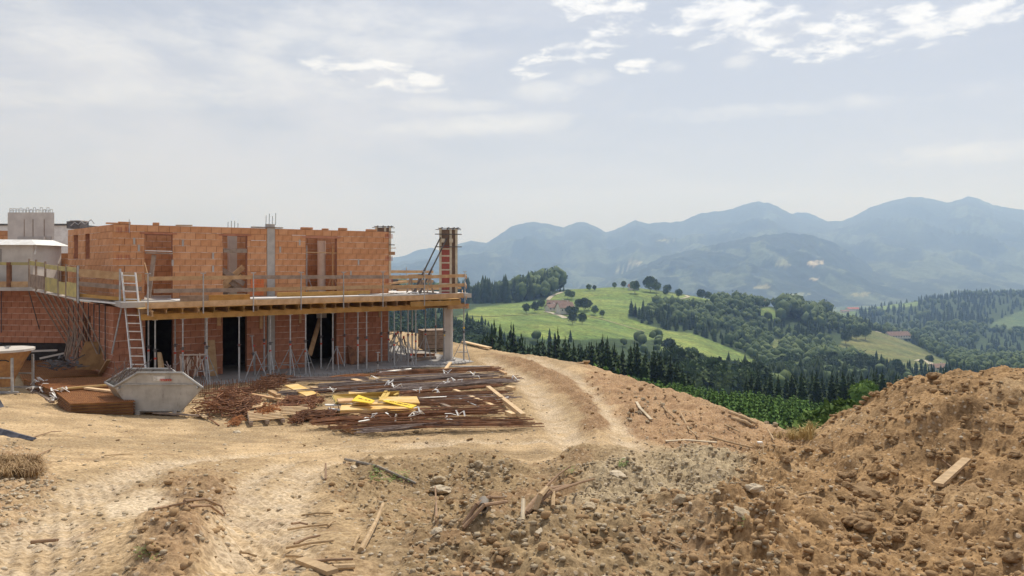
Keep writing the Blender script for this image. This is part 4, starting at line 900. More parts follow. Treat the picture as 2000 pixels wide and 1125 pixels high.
for (px, l_) in [(607, 'steel prop standing left inside the third upper opening'), (648, 'red steel prop standing right inside the third upper opening')]:
    e = empty('steel_prop', P(tpx(px), .1 if px > 640 else -.5, 3.0), 0, l_, 'prop'); b_ = MB(); q_ = e.location
    b_.tube(q_, q_+Vector((0, 0, 2.1)), .03, 6); b_.build('tube', M['orange'] if px > 640 else M['steel'], e); b_ = MB()
    for s_ in (-.35, .35): b_.tube(q_+U*s_, q_+Vector((0, 0, .9)), .018, 5)
    b_.tube(q_-NN*.3, q_+Vector((0, 0, .9)), .018, 5); b_.build('tripod', M['orange'] if px > 640 else M['steel'], e)
plank(P(tpx(597), .02, 4.80), P(tpx(657), .02, 4.78), .05, .035, 'timber', 'thin batten fixed across the third upper opening')
plank(P(tpx(599), .25, 3.1), P(tpx(616), .28, 3.1), .03, .5, 'timber_grey', 'small grey panel leaning at the foot of the third opening')
b_ = MB(); fbox(b_, tpx(760), .03, 4.72, tpx(771), -.3, 4.86); b_.thing('timber_block', M['orange'], 'short orange beam end sticking out at the right wall edge', 'beam end')
plank(P(tpx(758), .04, 5.02), P(tpx(772), .04, 5.03), .05, .03, 'timber', 'thin batten sticking out at the right wall edge')
plank(P(tpx(492), -.05, 5.79), P(tpx(552), -.05, 5.79), .25, .04, 'timber_grey', 'thin board lying on the wall top beside the pilaster')
plank(P(tpx(345), -.1, 5.78), P(tpx(376), -.1, 5.79), .2, .035, 'timber', 'short board lying on the wall top over the first pier')
for i, px in enumerate([208, 232, 300, 590, 632, 664, 718]):
    b_ = MB(); t_ = tpx(px); fbox(b_, t_, -.02, 5.76, t_+random.uniform(.2, .5), -.22, 5.76+random.uniform(.05, .12)); b_.thing('brick_piece', M['brick'], ['first', 'second', 'third', 'fourth', 'fifth', 'sixth', 'last'][i]+' loose broken block from the left lying on the wall top', 'brick', 'broken blocks on the wall top')
# ---- formwork of the projecting slab
YB = empty('formwork_deck', P(tpx(275, 2), 2.0, 2.38), 0, 'yellow timber girder formwork carrying the projecting slab edge', 'formwork')
t0, t1 = tpx(275, 2.0), tpx(820, 2.0)
seams = [t0, tpx(523, 2.0), t1+.1]
for a, c in zip(seams[:-1], seams[1:]):
    b_ = MB(); b_.ibeam(P(a, 2.0, 2.46), P(c+.12, 2.0 if a == t0 else 2.03, 2.46), .2, .09); b_.build('main_girder', M['beam_yellow'], YB)
b_ = MB(); b_.ibeam(P(t0+.1, .55, 2.46), P(t1+1.9, .55, 2.46)); b_.build('main_girder', M['beam_yellow'], YB)
b_ = MB(); b_.ibeam(P(t1-.6, 1.2, 2.46), P(tpx(907, 1.6), 1.6, 2.46)); b_.build('main_girder', M['beam_yellow'], YB)
n = 26
for i in range(n):
    t = t0+.25+(t1+2.6-t0)*i/n; so = 2.22+random.uniform(-.03, .28)
    if t > tpx(899, so): so = 1.0; b_ = MB(); tl = 1.1*random.uniform(.9, 1.0)
    b_.ibeam(P(t, so, 2.66), P(t-.05, -.05 if t < 0 else -4.5, 2.66)); o_ = b_.build('cross_girder', M['beam_yellow'] if i % 5 == 2 else M['timber'], YB)
    if i in (1, 2, 3, 12, 20, 21):
        b_ = MB(); q_ = P(t, so+.012, 2.66)
        for dz in (.08, -.08): b_.bar(q_+Vector((0, 0, dz))-U*.045, q_+Vector((0, 0, dz))+U*.045, .03, .045)
        b_.build('red_end_cap', M['red'], o_)
b_ = MB(); fbox(b_, t0-.1, 2.3, 2.765, tpx(900, 2.3), .0, 2.795); b_.build('ply_sheet', M['ply'], YB)
# slanting girder at the left end and right end girders
b_ = MB(); b_.ibeam(P(tpx(270, .6), .6, 2.62), P(tpx(296, 2.3), 2.5, 2.60)); b_.build('cross_girder', M['timber'], YB)
for (a, c, z, m, nm) in [(tpx(800, 2.35), tpx(898, 2.35), 2.62, 'beam_yellow', 'end_girder'), (tpx(870, 1.7), tpx(911, 1.7), 2.42, 'timber', 'end_girder')]:
    b_ = MB(); b_.ibeam(P(a, 2.42 if z > 2.5 else 1.9, z), P(c, 2.42 if z > 2.5 else 1.9, z)); e2 = b_.build(nm, M[m], YB)
b_ = MB(); q_ = P(tpx(911, 1.9), 1.9, 2.42)
for dz in (.08, -.08): b_.bar(q_+Vector((0, 0, dz))-NN*.05, q_+Vector((0, 0, dz))+NN*.05, .03, .05)
b_.build('red_end_cap', M['red'], YB)
for (x0, x1, s_, z, h_, m) in [(284, 500, 2.40, 2.88, .19, 'timber'), (499, 742, 2.43, 2.88, .19, 'timber'), (741, 830, 2.40, 2.87, .19, 'timber'), (822, 905, 2.38, 2.90, .20, 'timber')]:
    b_ = MB(); b_.bar(P(tpx(x0, s_), s_, z), P(tpx(x1, s_), s_, z+(.02 if x0 < 800 else .04)), .035, h_); b_.build('edge_board', M[m], YB)
b_ = MB(); b_.bar(P(tpx(903, 2.38), 2.38, 2.9), P(tpx(903, -2), -2, 2.9), .035, .2); b_.build('edge_board', M['timber'], YB)
plank(P(tpx(352, 2.0), 2.0, 3.08), P(tpx(407, 2.0), 2.0, 3.08), .1, .20, 'timber_grey', 'grey brown girder lying on the deck behind the rail', 'girder')
b_ = MB(); b_.ibeam(P(tpx(407, 2.0), 2.02, 3.08), P(tpx(488, 2.0), 2.02, 3.08)); b_.thing('girder', M['beam_yellow'], 'yellow girder lying on the deck left of the pilaster', 'girder')
b_ = MB(); b_.ibeam(P(tpx(541, 1.2), 1.2, 3.09), P(tpx(722, 1.2), 1.2, 3.09)); b_.thing('girder', M['beam_yellow'], 'long yellow girder lying on the deck right of the pilaster', 'girder')
plank(P(tpx(570, 1.0), 1.0, 3.33), P(tpx(662, 1.0), 1.0, 3.33), .25, .03, 'ply', 'pale board resting above the long yellow girder')
# railing: posts and boards
RL = empty('guard_rail', P(tpx(289, 2.46), 2.46, 2.5), 0, 'timber guard rail on steel posts along the front of the deck', 'guard rail')
for px in [289, 397, 495, 588, 671, 748, 829, 908]:
    b_ = MB(); t = tpx(px, 2.47); b_.tube(P(t, 2.475, 2.55), P(t, 2.475, 3.97), .022, 6); b_.bar(P(t-.09, 2.475, 3.98), P(t+.09, 2.475, 3.98), .05, .03); b_.build('post', M['steel'], RL)
for (x0, x1, z, dz, m, s_) in [(284, 497, 3.80, .02, 'timber', 2.44), (496, 760, 3.82, -.04, 'timber_grey', 2.44), (748, 832, 3.77, .0, 'timber', 2.43), (829, 909, 3.76, .04, 'timber', 2.45),
                                 (300, 500, 3.38, -.03, 'timber_grey', 2.44), (498, 764, 3.36, .02, 'timber', 2.44), (756, 834, 3.36, .0, 'timber', 2.43), (829, 909, 3.34, .06, 'timber', 2.45)]:
    b_ = MB(); b_.bar(P(tpx(x0, s_), s_, z), P(tpx(x1, s_), s_, z+dz), .03, .14); b_.build('rail_board', M[m], RL)
RB = empty('guard_rail', P(.4, -4.4, 2.9), 0, 'rear guard rail of the deck right of the brick wall', 'guard rail')
tb0, tb1 = .2, 4.6
for k_ in range(4):
    t = tb0+(tb1-tb0)*k_/3; b_ = MB(); b_.tube(P(t, -4.4, 2.7), P(t, -4.4, 4.15), .022, 6); b_.build('post', M['steel'], RB)
for z in (3.95, 3.45): b_ = MB(); b_.bar(P(tb0-.2, -4.36, z), P(tb1+.1, -4.36, z-.05), .03, .14); b_.build('rail_board', M['timber'], RB)
RE = empty('guard_rail', P(3.25, 2.3, 2.9), 0, 'guard rail boards closing the right end of the deck', 'guard rail')
for z in (3.72, 3.30, 2.82): b_ = MB(); b_.bar(P(tpx(911, 2.5), 2.5, z), P(tpx(908, -4.4), -4.4, z), .03, .15); b_.build('rail_board', M['timber'], RE)
# clutter on the deck right of the wall
for (x0, z0_, x1, z1_, m, lab) in [(782, 3.12, 905, 3.16, 'timber', 'long board lying at the right deck edge'), (764, 3.42, 800, 3.5, 'timber', 'thick board on the pile behind the rail'), (764, 3.3, 812, 3.3, 'timber', 'lower board on the pile behind the rail'), (770, 3.2, 838, 3.2, 'timber_grey', 'grey plank on the deck behind the rail')]:
    plank(P(tpx(x0, 0), 0-.3, z0_), P(tpx(x1, 0), -.3, z1_), .22, .09, m, lab)
for i, (px, lab) in enumerate([(812, 'left wooden trestle on the deck'), (829, 'right wooden trestle on the deck')]):
    e = empty('trestle', P(tpx(px, .6), .6, 3.0), AU, lab, 'trestle'); b_ = MB(); b_.bar((-.35, 0, .8), (.35, 0, .8), .1, .1); b_.build('top_bar', M['timber'], e, local=True)
    for a in (-.3, .3):
        for c in (-.28, .28): b_ = MB(); b_.bar((a*.8, 0, .78), (a, c, 0), .05, .07); b_.build('leg', M['timber_grey'], e, local=True)
for (x0, y0_, x1) in [(764, 3.03, 850), (770, 3.06, 815), (700, 3.03, 800)]:
    b_ = MB(); b_.path([P(tpx(x0+(x1-x0)*k_/8, 1.6), 1.6+.12*math.sin(k_*1.3+x0), y0_+.02*math.cos(k_)) for k_ in range(9)], .03, 6)
    b_.thing('hose', M['pipe'] if x0 != 770 else M['white'], {764: 'grey hose winding along the right part of the deck', 770: 'pale hose lying on the deck beside the corner', 700: 'grey hose lying before the right pier on the deck'}[x0], 'hose')
# small black machine behind the right wall edge
e = empty('power_trowel', P(.75, -3.2, 3.0), AU, 'small black wheeled machine on the deck just right of the brick wall', 'machine')
b_ = MB(); b_.box(-.1, -.25, .62, .28, .25, .95); b_.box(-.05, -.2, .95, .18, .2, 1.15); b_.build('engine', M['black'], e, local=True)
b_ = MB(); b_.tube((.05, 0, 1.15), (.0, 0, 1.5), .04, 6); b_.build('exhaust', M['steel_dark'], e, local=True)
b_ = MB(); b_.bar((-.3, 0, .5), (1.2, 0, .5), .5, .12); b_.build('chassis', M['steel_dark'], e, local=True)
for a in (-.1, 1.0):
    for c in (-.3, .3): b_ = MB(); b_.tube((a, c-.06, .22), (a, c+.06, .22), .22, 14); b_.build('wheel', M['black'], e, local=True)
# ---- columns at the open bay
ct, cs = tpx(875, 1.34), 1.34
e = empty('concrete_column', P(ct, cs, 0), 0, 'tall chamfered concrete column carrying the right end of the deck', 'column'); b_ = MB(); q_ = P(ct, cs, 0)
prof = [(.21, .14), (.14, .21), (-.14, .21), (-.21, .14), (-.21, -.14), (-.14, -.21), (.14, -.21), (.21, -.14)]
i0 = len(b_.v)
for z in (0, 2.8):
    for (x, y) in prof: b_.v.append(tuple(q_+Vector((x, y, z))))
b_.f += [(i0+k_, i0+8+k_, i0+8+(k_+1) % 8, i0+(k_+1) % 8) for k_ in range(8)]+[tuple(range(i0, i0+8)), tuple(range(i0+15, i0+7, -1))]
b_.build('shaft', M['concrete_light'], e); b_ = MB(); b_.box(q_.x-.34, q_.y-.34, -.1, q_.x+.34, q_.y+.34, .06); b_.build('footing', M['concrete'], e)
def column_form(t, s, z0, H, wd, label, red=True):
    c = P(t, s, z0); e = empty('column_formwork', c, math.atan2(U.y, U.x)*.35, label, 'formwork'); w2 = wd/2
    b_ = MB(); b_.box(-w2+.06, -w2*.55+.05, 0, w2-.05, w2*.55, H-.04); b_.build('inner_form', M['formply'], e, local=True)
    for x in (-w2, -w2*.0+.02, w2*.62):
        b_ = MB(); wdt = .10; b_.box(x, -w2*.55-.04, 0, x+wdt, -w2*.55+.045, H); b_.build('stud', M['cream'], e, local=True)
    if red:
        b_ = MB(); b_.box(-w2+.10, -w2*.55-.015, 0, .02, -w2*.55+.045, H*.74); b_.build('red_panel', M['formred'], e, local=True)
        for k_ in range(7): z = .1+k_*H*.75/7; b_ = MB(); b_.box(-w2+.10, -w2*.55-.035, z, .02, -w2*.55+.02, z+.06); b_.build('rib', M['cream'], e, local=True)
    for z in (H-.25, H*.72): b_ = MB(); b_.bar((-w2-.2, -w2*.55-.07, z), (w2+.12, -w2*.55-.07, z), .03, .04); b_.build('tie_rod', M['steel_dark'], e, local=True)
    b_ = MB(); b_.box(-w2-.06, -w2*.55-.08, H, w2+.06, -w2*.55-.02, H+.03); b_.tube((-w2-.14, 0, H-.03), (w2+.14, 0, H-.03), .016, 5)
    for x in (-w2+.1, -.05, .2, w2-.06): b_.box(x, -w2*.55-.05, H, x+.06, w2*.5, H+.06)
    b_.build('top_clamp', M['steel_dark'], e, local=True)
    for x in (-w2+.08, .0): b_ = MB(); b_.box(x, -w2*.55-.12, H-.62, x+.16, -w2*.55-.04, H-.45); b_.build('clamp_block', M['cream'], e, local=True)
    return e
e = column_form(ct+.02, cs, 2.99, 2.9, .88, 'tall column formwork with red ribbed panel standing on the right end of the deck')
b_ = MB(); q_ = P(ct, cs, 3.0)
for (dx, z, l_) in [(-.30, 2.5, 1.15), (-.02, 2.45, 1.15)]:
    f1 = q_+Vector((dx, -.4, z)); f2 = q_+Vector((dx-1.15, -1.0, .0)); m_ = f1.lerp(f2, .55)
    b_ = MB(); b_.tube(f1, m_, .032, 7); b_.tube(m_, f2, .045, 7); e2 = b_.thing('push_pull_prop', M['steel_dark'], 'left slanting steel brace of the column formwork' if dx < -.1 else 'right slanting steel brace of the column formwork', 'brace')
column_form(tpx(749, -3.0), -3.0, 3.0, 3.12, .82, 'second column formwork showing above the right end of the brick wall', red=False)
# ---- steel props under the deck
def prop(px, s, label, zt=2.36, z0=0.0, collar=1.15, tri=False, lean=0.0, band='red', group='steel props under the deck', name='steel_prop', r=.03):
    q_ = P(tpx(px, s), s, z0); e = empty(name, q_, AU, label, 'prop', group); H = zt-z0
    b_ = MB(); b_.tube((0, 0, .02), (lean*.5, 0, H*.55), r*1.15, 7); b_.box(-.075, -.075, 0, .075, .075, .015); b_.build('outer_tube', M['steel'], e, local=True)
    b_ = MB(); b_.tube((lean*.5, 0, H*.55), (lean, 0, H-.01), r*.85, 7); b_.box(lean-.075, -.075, H-.02, lean+.075, .075, H); b_.build('inner_tube', M['steel'], e, local=True)
    b_ = MB(); b_.tube((lean*.5, 0, H*.55-.07), (lean*.5, 0, H*.55+.05), .045, 8); b_.tube((lean*.5-.09, 0, H*.55), (lean*.5+.1, 0, H*.55+.02), .012, 5); b_.build('collar', M['steel_dark'], e, local=True)
    if band: b_ = MB(); b_.tube((lean*.3, 0, collar-.03), (lean*.32, 0, collar+.04), r*1.45, 7); b_.build('band', M[band], e, local=True)
    if tri:
        b_ = MB()
        for a in (.5, 2.6, 4.7):
            f = (math.cos(a)*.55, math.sin(a)*.55, 0.0); h = (math.cos(a)*.05, math.sin(a)*.05, 1.0); m_ = (math.cos(a)*.32, math.sin(a)*.32, .42)
            b_.tube(h, f, .016, 5)
            a2 = a+2.1; m2 = (math.cos(a2)*.32, math.sin(a2)*.32, .42); b_.tube(m_, m2, .012, 5)
        b_.build('tripod', M['steel'], e, local=True)
    return e
M['yellow_band'] = mat('yellow_band', (.75, .50, .05), rough=.5)
ordn = ['first', 'second', 'third', 'fourth', 'fifth', 'sixth', 'seventh', 'eighth', 'ninth', 'tenth', 'eleventh', 'twelfth', 'thirteenth', 'fourteenth']
for i, (px, tri) in enumerate([(303, 0), (357, 0), (404, 1), (467, 0), (528, 1), (567, 1), (597, 1), (650, 0), (699, 0), (716, 0), (770, 0), (797, 1), (812, 0)]):
    prop(px, 1.95, f'{ordn[i]} front row steel prop from the left under the yellow girder', tri=bool(tri), collar=[1.0, 1.2, .9, 1.3][i % 4])
for i, (px, tri) in enumerate([(290, 0), (342, 0), (401, 0), (516, 0), (627, 0), (673, 0), (745, 0), (759, 0), (783, 1), (805, 0)]):
    prop(px, .6, f'{ordn[i]} back row steel prop from the left close to the ground floor wall', tri=bool(tri), collar=[1.15, 1.0, 1.25][i % 3])
prop(851, -1.2, 'steel prop standing between the dark crate and the column', collar=1.3); prop(831, .8, 'dark steel prop with tripod left of the dark crate', tri=True)
prop(868, 1.75, 'slim prop with two yellow bands touching the concrete column', band='yellow_band', r=.022); prop(906, 1.9, 'rightmost steel prop with tripod under the deck corner', tri=True, z0=-.05, band='yellow_band', collar=1.5)
q_ = prop(498, 1.2, 'short steel tube leaning against the wall left of the pilaster', zt=1.55, lean=-.12, group=None)
q_ = prop(738, 2.7, 'short steel tube standing at the slab edge left of the bright pipe', zt=.75, z0=-.15, band=None, group=None); q_ = prop(803, 2.9, 'short tube with a red top standing at the slab edge', zt=.8, z0=-.15, collar=.72, group=None)
for i, px in enumerate([374, 499, 658]):
    e = empty('tripod_stand', P(tpx(px, 1.6), 1.6, 0), AU+i, ['rusty folding tripod by the first ground floor pier', 'grey folding tripod left of the pilaster foot', 'grey folding tripod right of the third doorway'][i], 'tripod')
    for a in (.4, 2.5, 4.6): b_ = MB(); b_.tube((0, 0, .95), (math.cos(a)*.45, math.sin(a)*.45, 0), .018, 5); b_.build('leg', M['rust'] if i == 0 else M['steel'], e, local=True)
    b_ = MB(); b_.tube((-.06, 0, .95), (.06, 0, .95), .03, 6); b_.build('hub', M['rust'] if i == 0 else M['steel'], e, local=True)
# boards on the ground floor front
for (x0, z0_, x1, z1_, s_, w_, m, lab) in [(427, 1.9, 427, 2.75, .05, .14, 'timber', 'short upright board hanging at the left of the second doorway'), (509, 1.7, 509, 2.75, .05, .11, 'timber', 'upright board on the wall right of the second doorway'), (585.5, 1.85, 585.5, 2.75, .05, .1, 'timber', 'upright board on the wall left of the third doorway'),
        (680, 2.0, 680, 2.75, .05, .12, 'brick_dark', 'upright strip on the wall right of the third doorway'), (741, 1.95, 741, 2.75, .05, .12, 'timber', 'upright board near the right end of the ground floor wall')]:
    plank(P(tpx(x0), s_, z0_), P(tpx(x1), s_, z1_), w_, .03, m, lab, up=(NN.x, NN.y, 0))
plank(P(tpx(413), .35, 0), P(tpx(411), .03, 1.35), .30, .03, 'timber', 'wide board leaning on the pier left of the second doorway', up=(NN.x, NN.y, 0))
plank(P(tpx(303), 1.1, 0), P(tpx(306), .5, 1.05), .12, .05, 'timber_pale', 'left of two pale boards leaning in the first doorway', up=(NN.x, NN.y, 0)); plank(P(tpx(312), 1.1, 0), P(tpx(308), .5, 1.0), .1, .05, 'timber', 'right of two boards leaning in the first doorway', up=(NN.x, NN.y, 0))
plank(P(tpx(600), .3, .55), P(tpx(645), -1.2, 1.9), .2, .05, 'timber', 'brown board slanting up inside the third doorway', up=(NN.x, NN.y, 0))
plank(P(tpx(628, -1), -1.0, 1.95), P(tpx(628, -1), -1.0, 2.7), .45, .03, 'concrete_light', 'pale panel hanging under the ceiling in the third doorway', up=(NN.x, NN.y, 0))
b_ = MB(); b_.poly([P(tpx(676), .5, .02), P(tpx(686), .5, .02), P(tpx(712), .55, .1), P(tpx(677), .06, .85)]); b_.poly([P(tpx(686), .5, .02), P(tpx(700), .06, .3), P(tpx(677), .06, .85)]); b_.thing('sheet', M['rust'], 'rusty bent sheet leaning on the wall right of the third doorway', 'metal sheet')
b_ = MB()
for k_ in range(14): a = P(tpx(352+k_*3.2, 1.0), .9+random.uniform(-.2, .2), random.uniform(.75, 1.0)); b_.tube(a, a+Vector((random.uniform(-.12, .2), -.1, -random.uniform(.3, .85))), random.uniform(.02, .05), 5)
b_.tube(P(tpx(352, 1), .9, .95), P(tpx(404, 1), .9, .9), .035, 6); b_.thing('cloth_bundle', M['tube_beige'], 'ragged beige sacks hanging from a bar behind the skip', 'sacks')
# ladder on the corner
e = empty('ladder', (-12.5, 25.0, -.1), 0, 'long aluminium ladder leaning on the deck at the house corner', 'ladder')
lb, lt = Vector((-12.72, 25.0, -.1)), Vector((-13.72, 26.1, 4.02)); rb_, rt = lb+Vector((.47, .02, 0)), lt+Vector((.47, .02, -.02))
for a, c in ((lb, lt), (rb_, rt)): b_ = MB(); b_.bar(a, c, .035, .07, (0, 1, 0)); b_.build('rail', M['alu'], e)
for k_ in range(15): f = (k_+.6)/15; b_ = MB(); b_.bar(lb.lerp(lt, f), rb_.lerp(rt, f), .035, .035); b_.build('rung', M['alu'], e)
# platform on brackets along the left flank and front corner
e = empty('scaffold_platform', (-16, 27.3, 2.9), 0, 'bracket scaffold platform with yellow panels round the left corner', 'scaffold')
Q = [Vector((-24.5, 30.6, 3.3)), Vector((-20.1, 30.9, 3.28)), W(153, 584, 27.0), P(tpx(276, 1.35), 1.35, 2.86)]
def off(v, d): return v+Vector(d)
for k_, (a, c, inn) in enumerate([(Q[0], Q[1], Vector((0, .9, 0))), (Q[1], Q[2], Vector((.75, .72, 0))), (Q[2], Q[3], -NN*1.1)]):
    b_ = MB(); h_ = Vector((0, 0, .06)); b_.hexa([a-h_, c-h_, c+inn-h_, a+inn-h_, a, c, c+inn, a+inn]); b_.build('deck_board', M['concrete_light'] if k_ != 2 else M['alu'], e)
b_ = MB(); b_.bar(off(Q[2], (0, 0, .14))-NN*.3, off(Q[3], (0, 0, .14))-NN*.3, .12, .12); b_.build('toe_board', M['beam_yellow'], e); b_ = MB(); b_.bar(off(Q[2], (.6, .4, .06)), off(Q[3], (0, 0, .06)), .12, .05); b_.build('toe_board', M['beam_yellow'], e)
def side(f): return Q[1].lerp(Q[2], f)
for f, hh in [(0, 1.25), (.16, 1.25), (.36, 1.22), (.63, 1.2), (.78, 1.2), (.985, 1.2)]:
    b_ = MB(); b_.bar(side(f)-Vector((0, 0, .1)), side(f)+Vector((0, 0, hh)), .06, .05); b_.build('post', M['timber_grey'], e)
for px, in [(152,), (235,)]:
    k_ = (px-152)/124; v = Q[2].lerp(Q[3], k_); b_ = MB(); b_.bar(v-Vector((0, 0, .15)), v+Vector((0, 0, 1.22)), .055, .055); b_.build('post', M['steel'], e)
b_ = MB(); b_.bar(Q[0].lerp(Q[1], .1), Q[0].lerp(Q[1], .1)+Vector((0, 0, 1.2)), .05, .05); b_.build('post', M['steel'], e)
b_ = MB(); v = Q[0].lerp(Q[1], .60); b_.bar(v-Vector((0, 0, .6)), v+Vector((0, 0, 1.2)), .05, .05); b_.build('post', M['steel'], e)
def panel(a, c, z0, z1, m, nm='panel', out=.035):
    b_ = MB(); a = a+Vector((0, 0, z0)); c = c+Vector((0, 0, z0)); b_.bar(a+Vector((0, 0, (z1-z0)/2)), c+Vector((0, 0, (z1-z0)/2)), .025, z1-z0); return b_.build(nm, M[m], e)
panel(side(.02), side(.33), .08, .62, 'timber_grey'); panel(side(.36), side(.63), .05, .60, 'panel_yellow'); panel(side(.64), side(.78), .05, .52, 'panel_yellow'); panel(side(.79), side(.98), .04, .56, 'panel_yellow')
for a, c, z in [(.0, .36, 1.08), (.36, .8, 1.03), (.78, 1.0, 1.05)]: panel(side(a), side(c), z-.09, z+.08, 'panel_yellow', 'rail_board')
panel(Q[0], Q[0].lerp(Q[1], .7), .06, .5, 'panel_yellow'); panel(Q[0].lerp(Q[1], .7), Q[1], .06, .3, 'timber'); panel(Q[0], Q[1], .98, 1.1, 'panel_yellow', 'rail_board')
panel(Q[2], Q[3].lerp(Q[2], .0)+U*.0, .82, 1.10, 'timber', 'rail_board'); panel(Q[2], Q[3], .48, .64, 'timber_grey', 'rail_board')
b_ = MB(); v = Q[0].lerp(Q[1], .82); b_.bar(v, v+Vector((0, 0, 1.1)), .14, .14); b_.build('post', M['rust'], e)
for i in range(8):
    f = .08+i*.125; a = side(min(f, 1)) if f <= 1 else Q[2]; b_ = MB(); inn = (C1-C0).normalized(); wl_ = C1.lerp(C0, f*.93)+Vector((-.04, -.04, 0))
    b_.tube(a+Vector((.06, .05, -.05)), wl_+Vector((0, 0, .75+.1*math.sin(i*2))),   .028, 6); b_.build('brace', M['timber_grey'], e)
    b_ = MB(); b_.tube(wl_+Vector((-.02, -.03, .5)), wl_+Vector((-.02, -.03, 2.8)), .022, 5); b_.build('bracket_upright', M['steel_dark'], e)
b_ = MB(); b_.tube(P(TL-.1, .35, 1.1), P(TL+.2, .4, 2.7), .028, 6); b_.build('brace', M['steel'], e)
for v in (Q[0].lerp(Q[1], .60), Q[0].lerp(Q[1], .98)): b_ = MB(); b_.tube(v+Vector((0, .1, -.05)), v+Vector((.05, .8, -1.9)), .02, 5); b_.tube(v+Vector((.1, .85, -.05)), v+Vector((.1, .85, -1.9)), .02, 5); b_.build('brace', M['steel_dark'], e)
# concrete shaft, white shelter, roof strip and dark unit at the far left
e = empty('concrete_shaft', W(61, 515, 37.2), 0, 'tall pale concrete shaft rising behind the left wing', 'concrete shaft'); b_ = MB(); a, c = W(15, 415, 37.2), W(106, 415, 37.2)
b_.hexa([(a.x, 37.2, 3.3), (c.x, 37.2, 3.3), (c.x-1.45, 39.4, 3.3), (a.x-1.45, 39.4, 3.3), (a.x, 37.2, a.z), (c.x, 37.2, a.z), (c.x-1.45, 39.4, a.z), (a.x-1.45, 39.4, a.z)]); b_.build('shaft_wall', M['concrete_light'], e)
for x_ in (47, 64, 86): v = W(x_, 428, 37.18); b_ = MB(); b_.box(v.x-.015, 37.185, v.z-.9 if x_ != 86 else v.z-2.0, v.x+.015, 37.21, v.z); b_.build('panel_joint', M['timber_grey'], e)
v0, v1 = W(32, 462, 37.1), W(98, 488, 37.1); b_ = MB(); b_.box(v0.x, 37.17, v1.z-.4, v1.x, 37.24, v0.z); b_.build('recess', M['concrete'], e); v = W(86, 462, 37.05); b_ = MB(); b_.box(v.x-.05, 37.08, v1.z-.4, v.x+.03, 37.16, v.z); b_.build('upright', M['concrete_light'], e)
b_ = MB()
for k_ in range(13):
    v = W(19+k_*6.6, 415, 37.4); h_ = .2+.05*math.sin(k_*3); b_.path([v, v+Vector((0, 0, h_)), v+Vector((.11, 0, h_)), v+Vector((.11, 0, 0))], .014, 4)
for k_ in range(13): v = W(20+k_*6.2, 415, 38.6); b_.path([v-Vector((0, 0, .3)), v+Vector((0, 0, .12)), v+Vector((.12, 0, .12))], .014, 4)
b_.build('starter_bar', M['steel'], e)
e = empty('site_shelter', W(20, 540, 31.6), 0, 'pale site container with a white tarpaulin roof behind the left platform', 'container'); a, c = W(-60, 478, 31.6), W(64, 540, 31.6)
b_ = MB(); b_.box(a.x-2, 31.6, 3.34, c.x, 33.6, 5.14); b_.build('body', M['concrete_light'], e); v = W(2, 500, 31.6)
b_ = MB(); b_.hexa([(a.x-2, 31.4, 5.12), (c.x+.28, 31.4, 5.12), (c.x+.28, 33.8, 5.12), (a.x-2, 33.8, 5.12), (a.x-2, 31.9, 5.38), (c.x-.25, 31.9, 5.36), (c.x-.25, 33.4, 5.38), (a.x-2, 33.4, 5.4)]); b_.build('roof_sheet', M['white'], e)
b_ = MB(); b_.tube((c.x+.2, 31.5, 5.12), (c.x+.18, 31.5, 4.85), .012, 4); b_.tube((c.x+.18, 31.5, 4.86), (c.x+.15, 31.5, 4.72), .035, 6); b_.build('hanging_weight', M['white'], e)
b_ = MB(); b_.box(v.x-.01, 31.58, 4.4, v.x+.01, 31.605, 4.95); b_.build('door_seam', M['steel_dark'], e)
e = empty('flat_roof_building', W(60, 470, 50), 0, 'white parapet of a flat roofed building behind the left wing', 'building'); a, c = W(-80, 437, 50), W(137, 452, 50)
b_ = MB(); b_.box(a.x, 50, 3.0, c.x, 54, a.z-.12); b_.build('wall', M['membrane'], e); b_ = MB(); b_.box(a.x-.1, 49.9, a.z-.12, c.x+.1, 54, a.z); b_.build('roof_edge', M['steel_dark'], e)
e = empty('roof_unit', W(144, 441, 35), 0, 'small dark box with thin bars on the roof edge left of the brick corner', 'roof unit'); a, c = W(130, 432, 35), W(157, 442, 35)
b_ = MB(); b_.box(a.x, 35, c.z-.1, c.x, 35.7, a.z); b_.build('box', M['steel_dark'], e); b_ = MB(); b_.box(a.x+.18, 34.95, a.z, c.x, 35.7, a.z+.04); b_.build('lid', M['concrete'], e)
b_ = MB(); b_.path([W(138, 441, 34.9), W(146, 434, 34.9), W(153, 439, 34.9), W(157, 434, 34.9)], .02, 4); b_.path([W(157, 431, 34.9), W(166, 438, 34.9), W(178, 429, 34.9), W(184, 437, 34.9)], .018, 4); b_.build('wire', M['steel'], e)
# crate, slab corner and clutter in the open bay
e = empty('wooden_crate', P(tpx(850, -3), -3.0, 0), AU*.6, 'dark grey timber crate standing behind the open bay', 'crate')
for k_ in range(4):
    b_ = MB(); b_.box(-.75, -.45, .05+k_*.22, .75, -.41, .25+k_*.22); b_.build('slat', M['timber_grey'], e, local=True); b_ = MB(); b_.box(-.79, -.45, .05+k_*.22, -.75, .45, .25+k_*.22); b_.build('slat', M['timber_grey'], e, local=True)
for x in (-.72, 0, .72): b_ = MB(); b_.box(x-.04, -.49, 0, x+.04, -.45, .95); b_.build('batten', M['timber_grey'], e, local=True)
b_ = MB(); b_.box(-.8, -.5, .93, .85, .5, .97); b_.build('lid', M['timber_grey'], e, local=True); b_ = MB(); b_.box(-.74, -.4, 0, .74, .44, .9); b_.build('lining', M['dark'], e, local=True)
plank(P(.45, 1.0, .05), P(2.0, .55, .05), .3, .12, 'timber_grey', 'grey beam lying across the slab in the open bay')
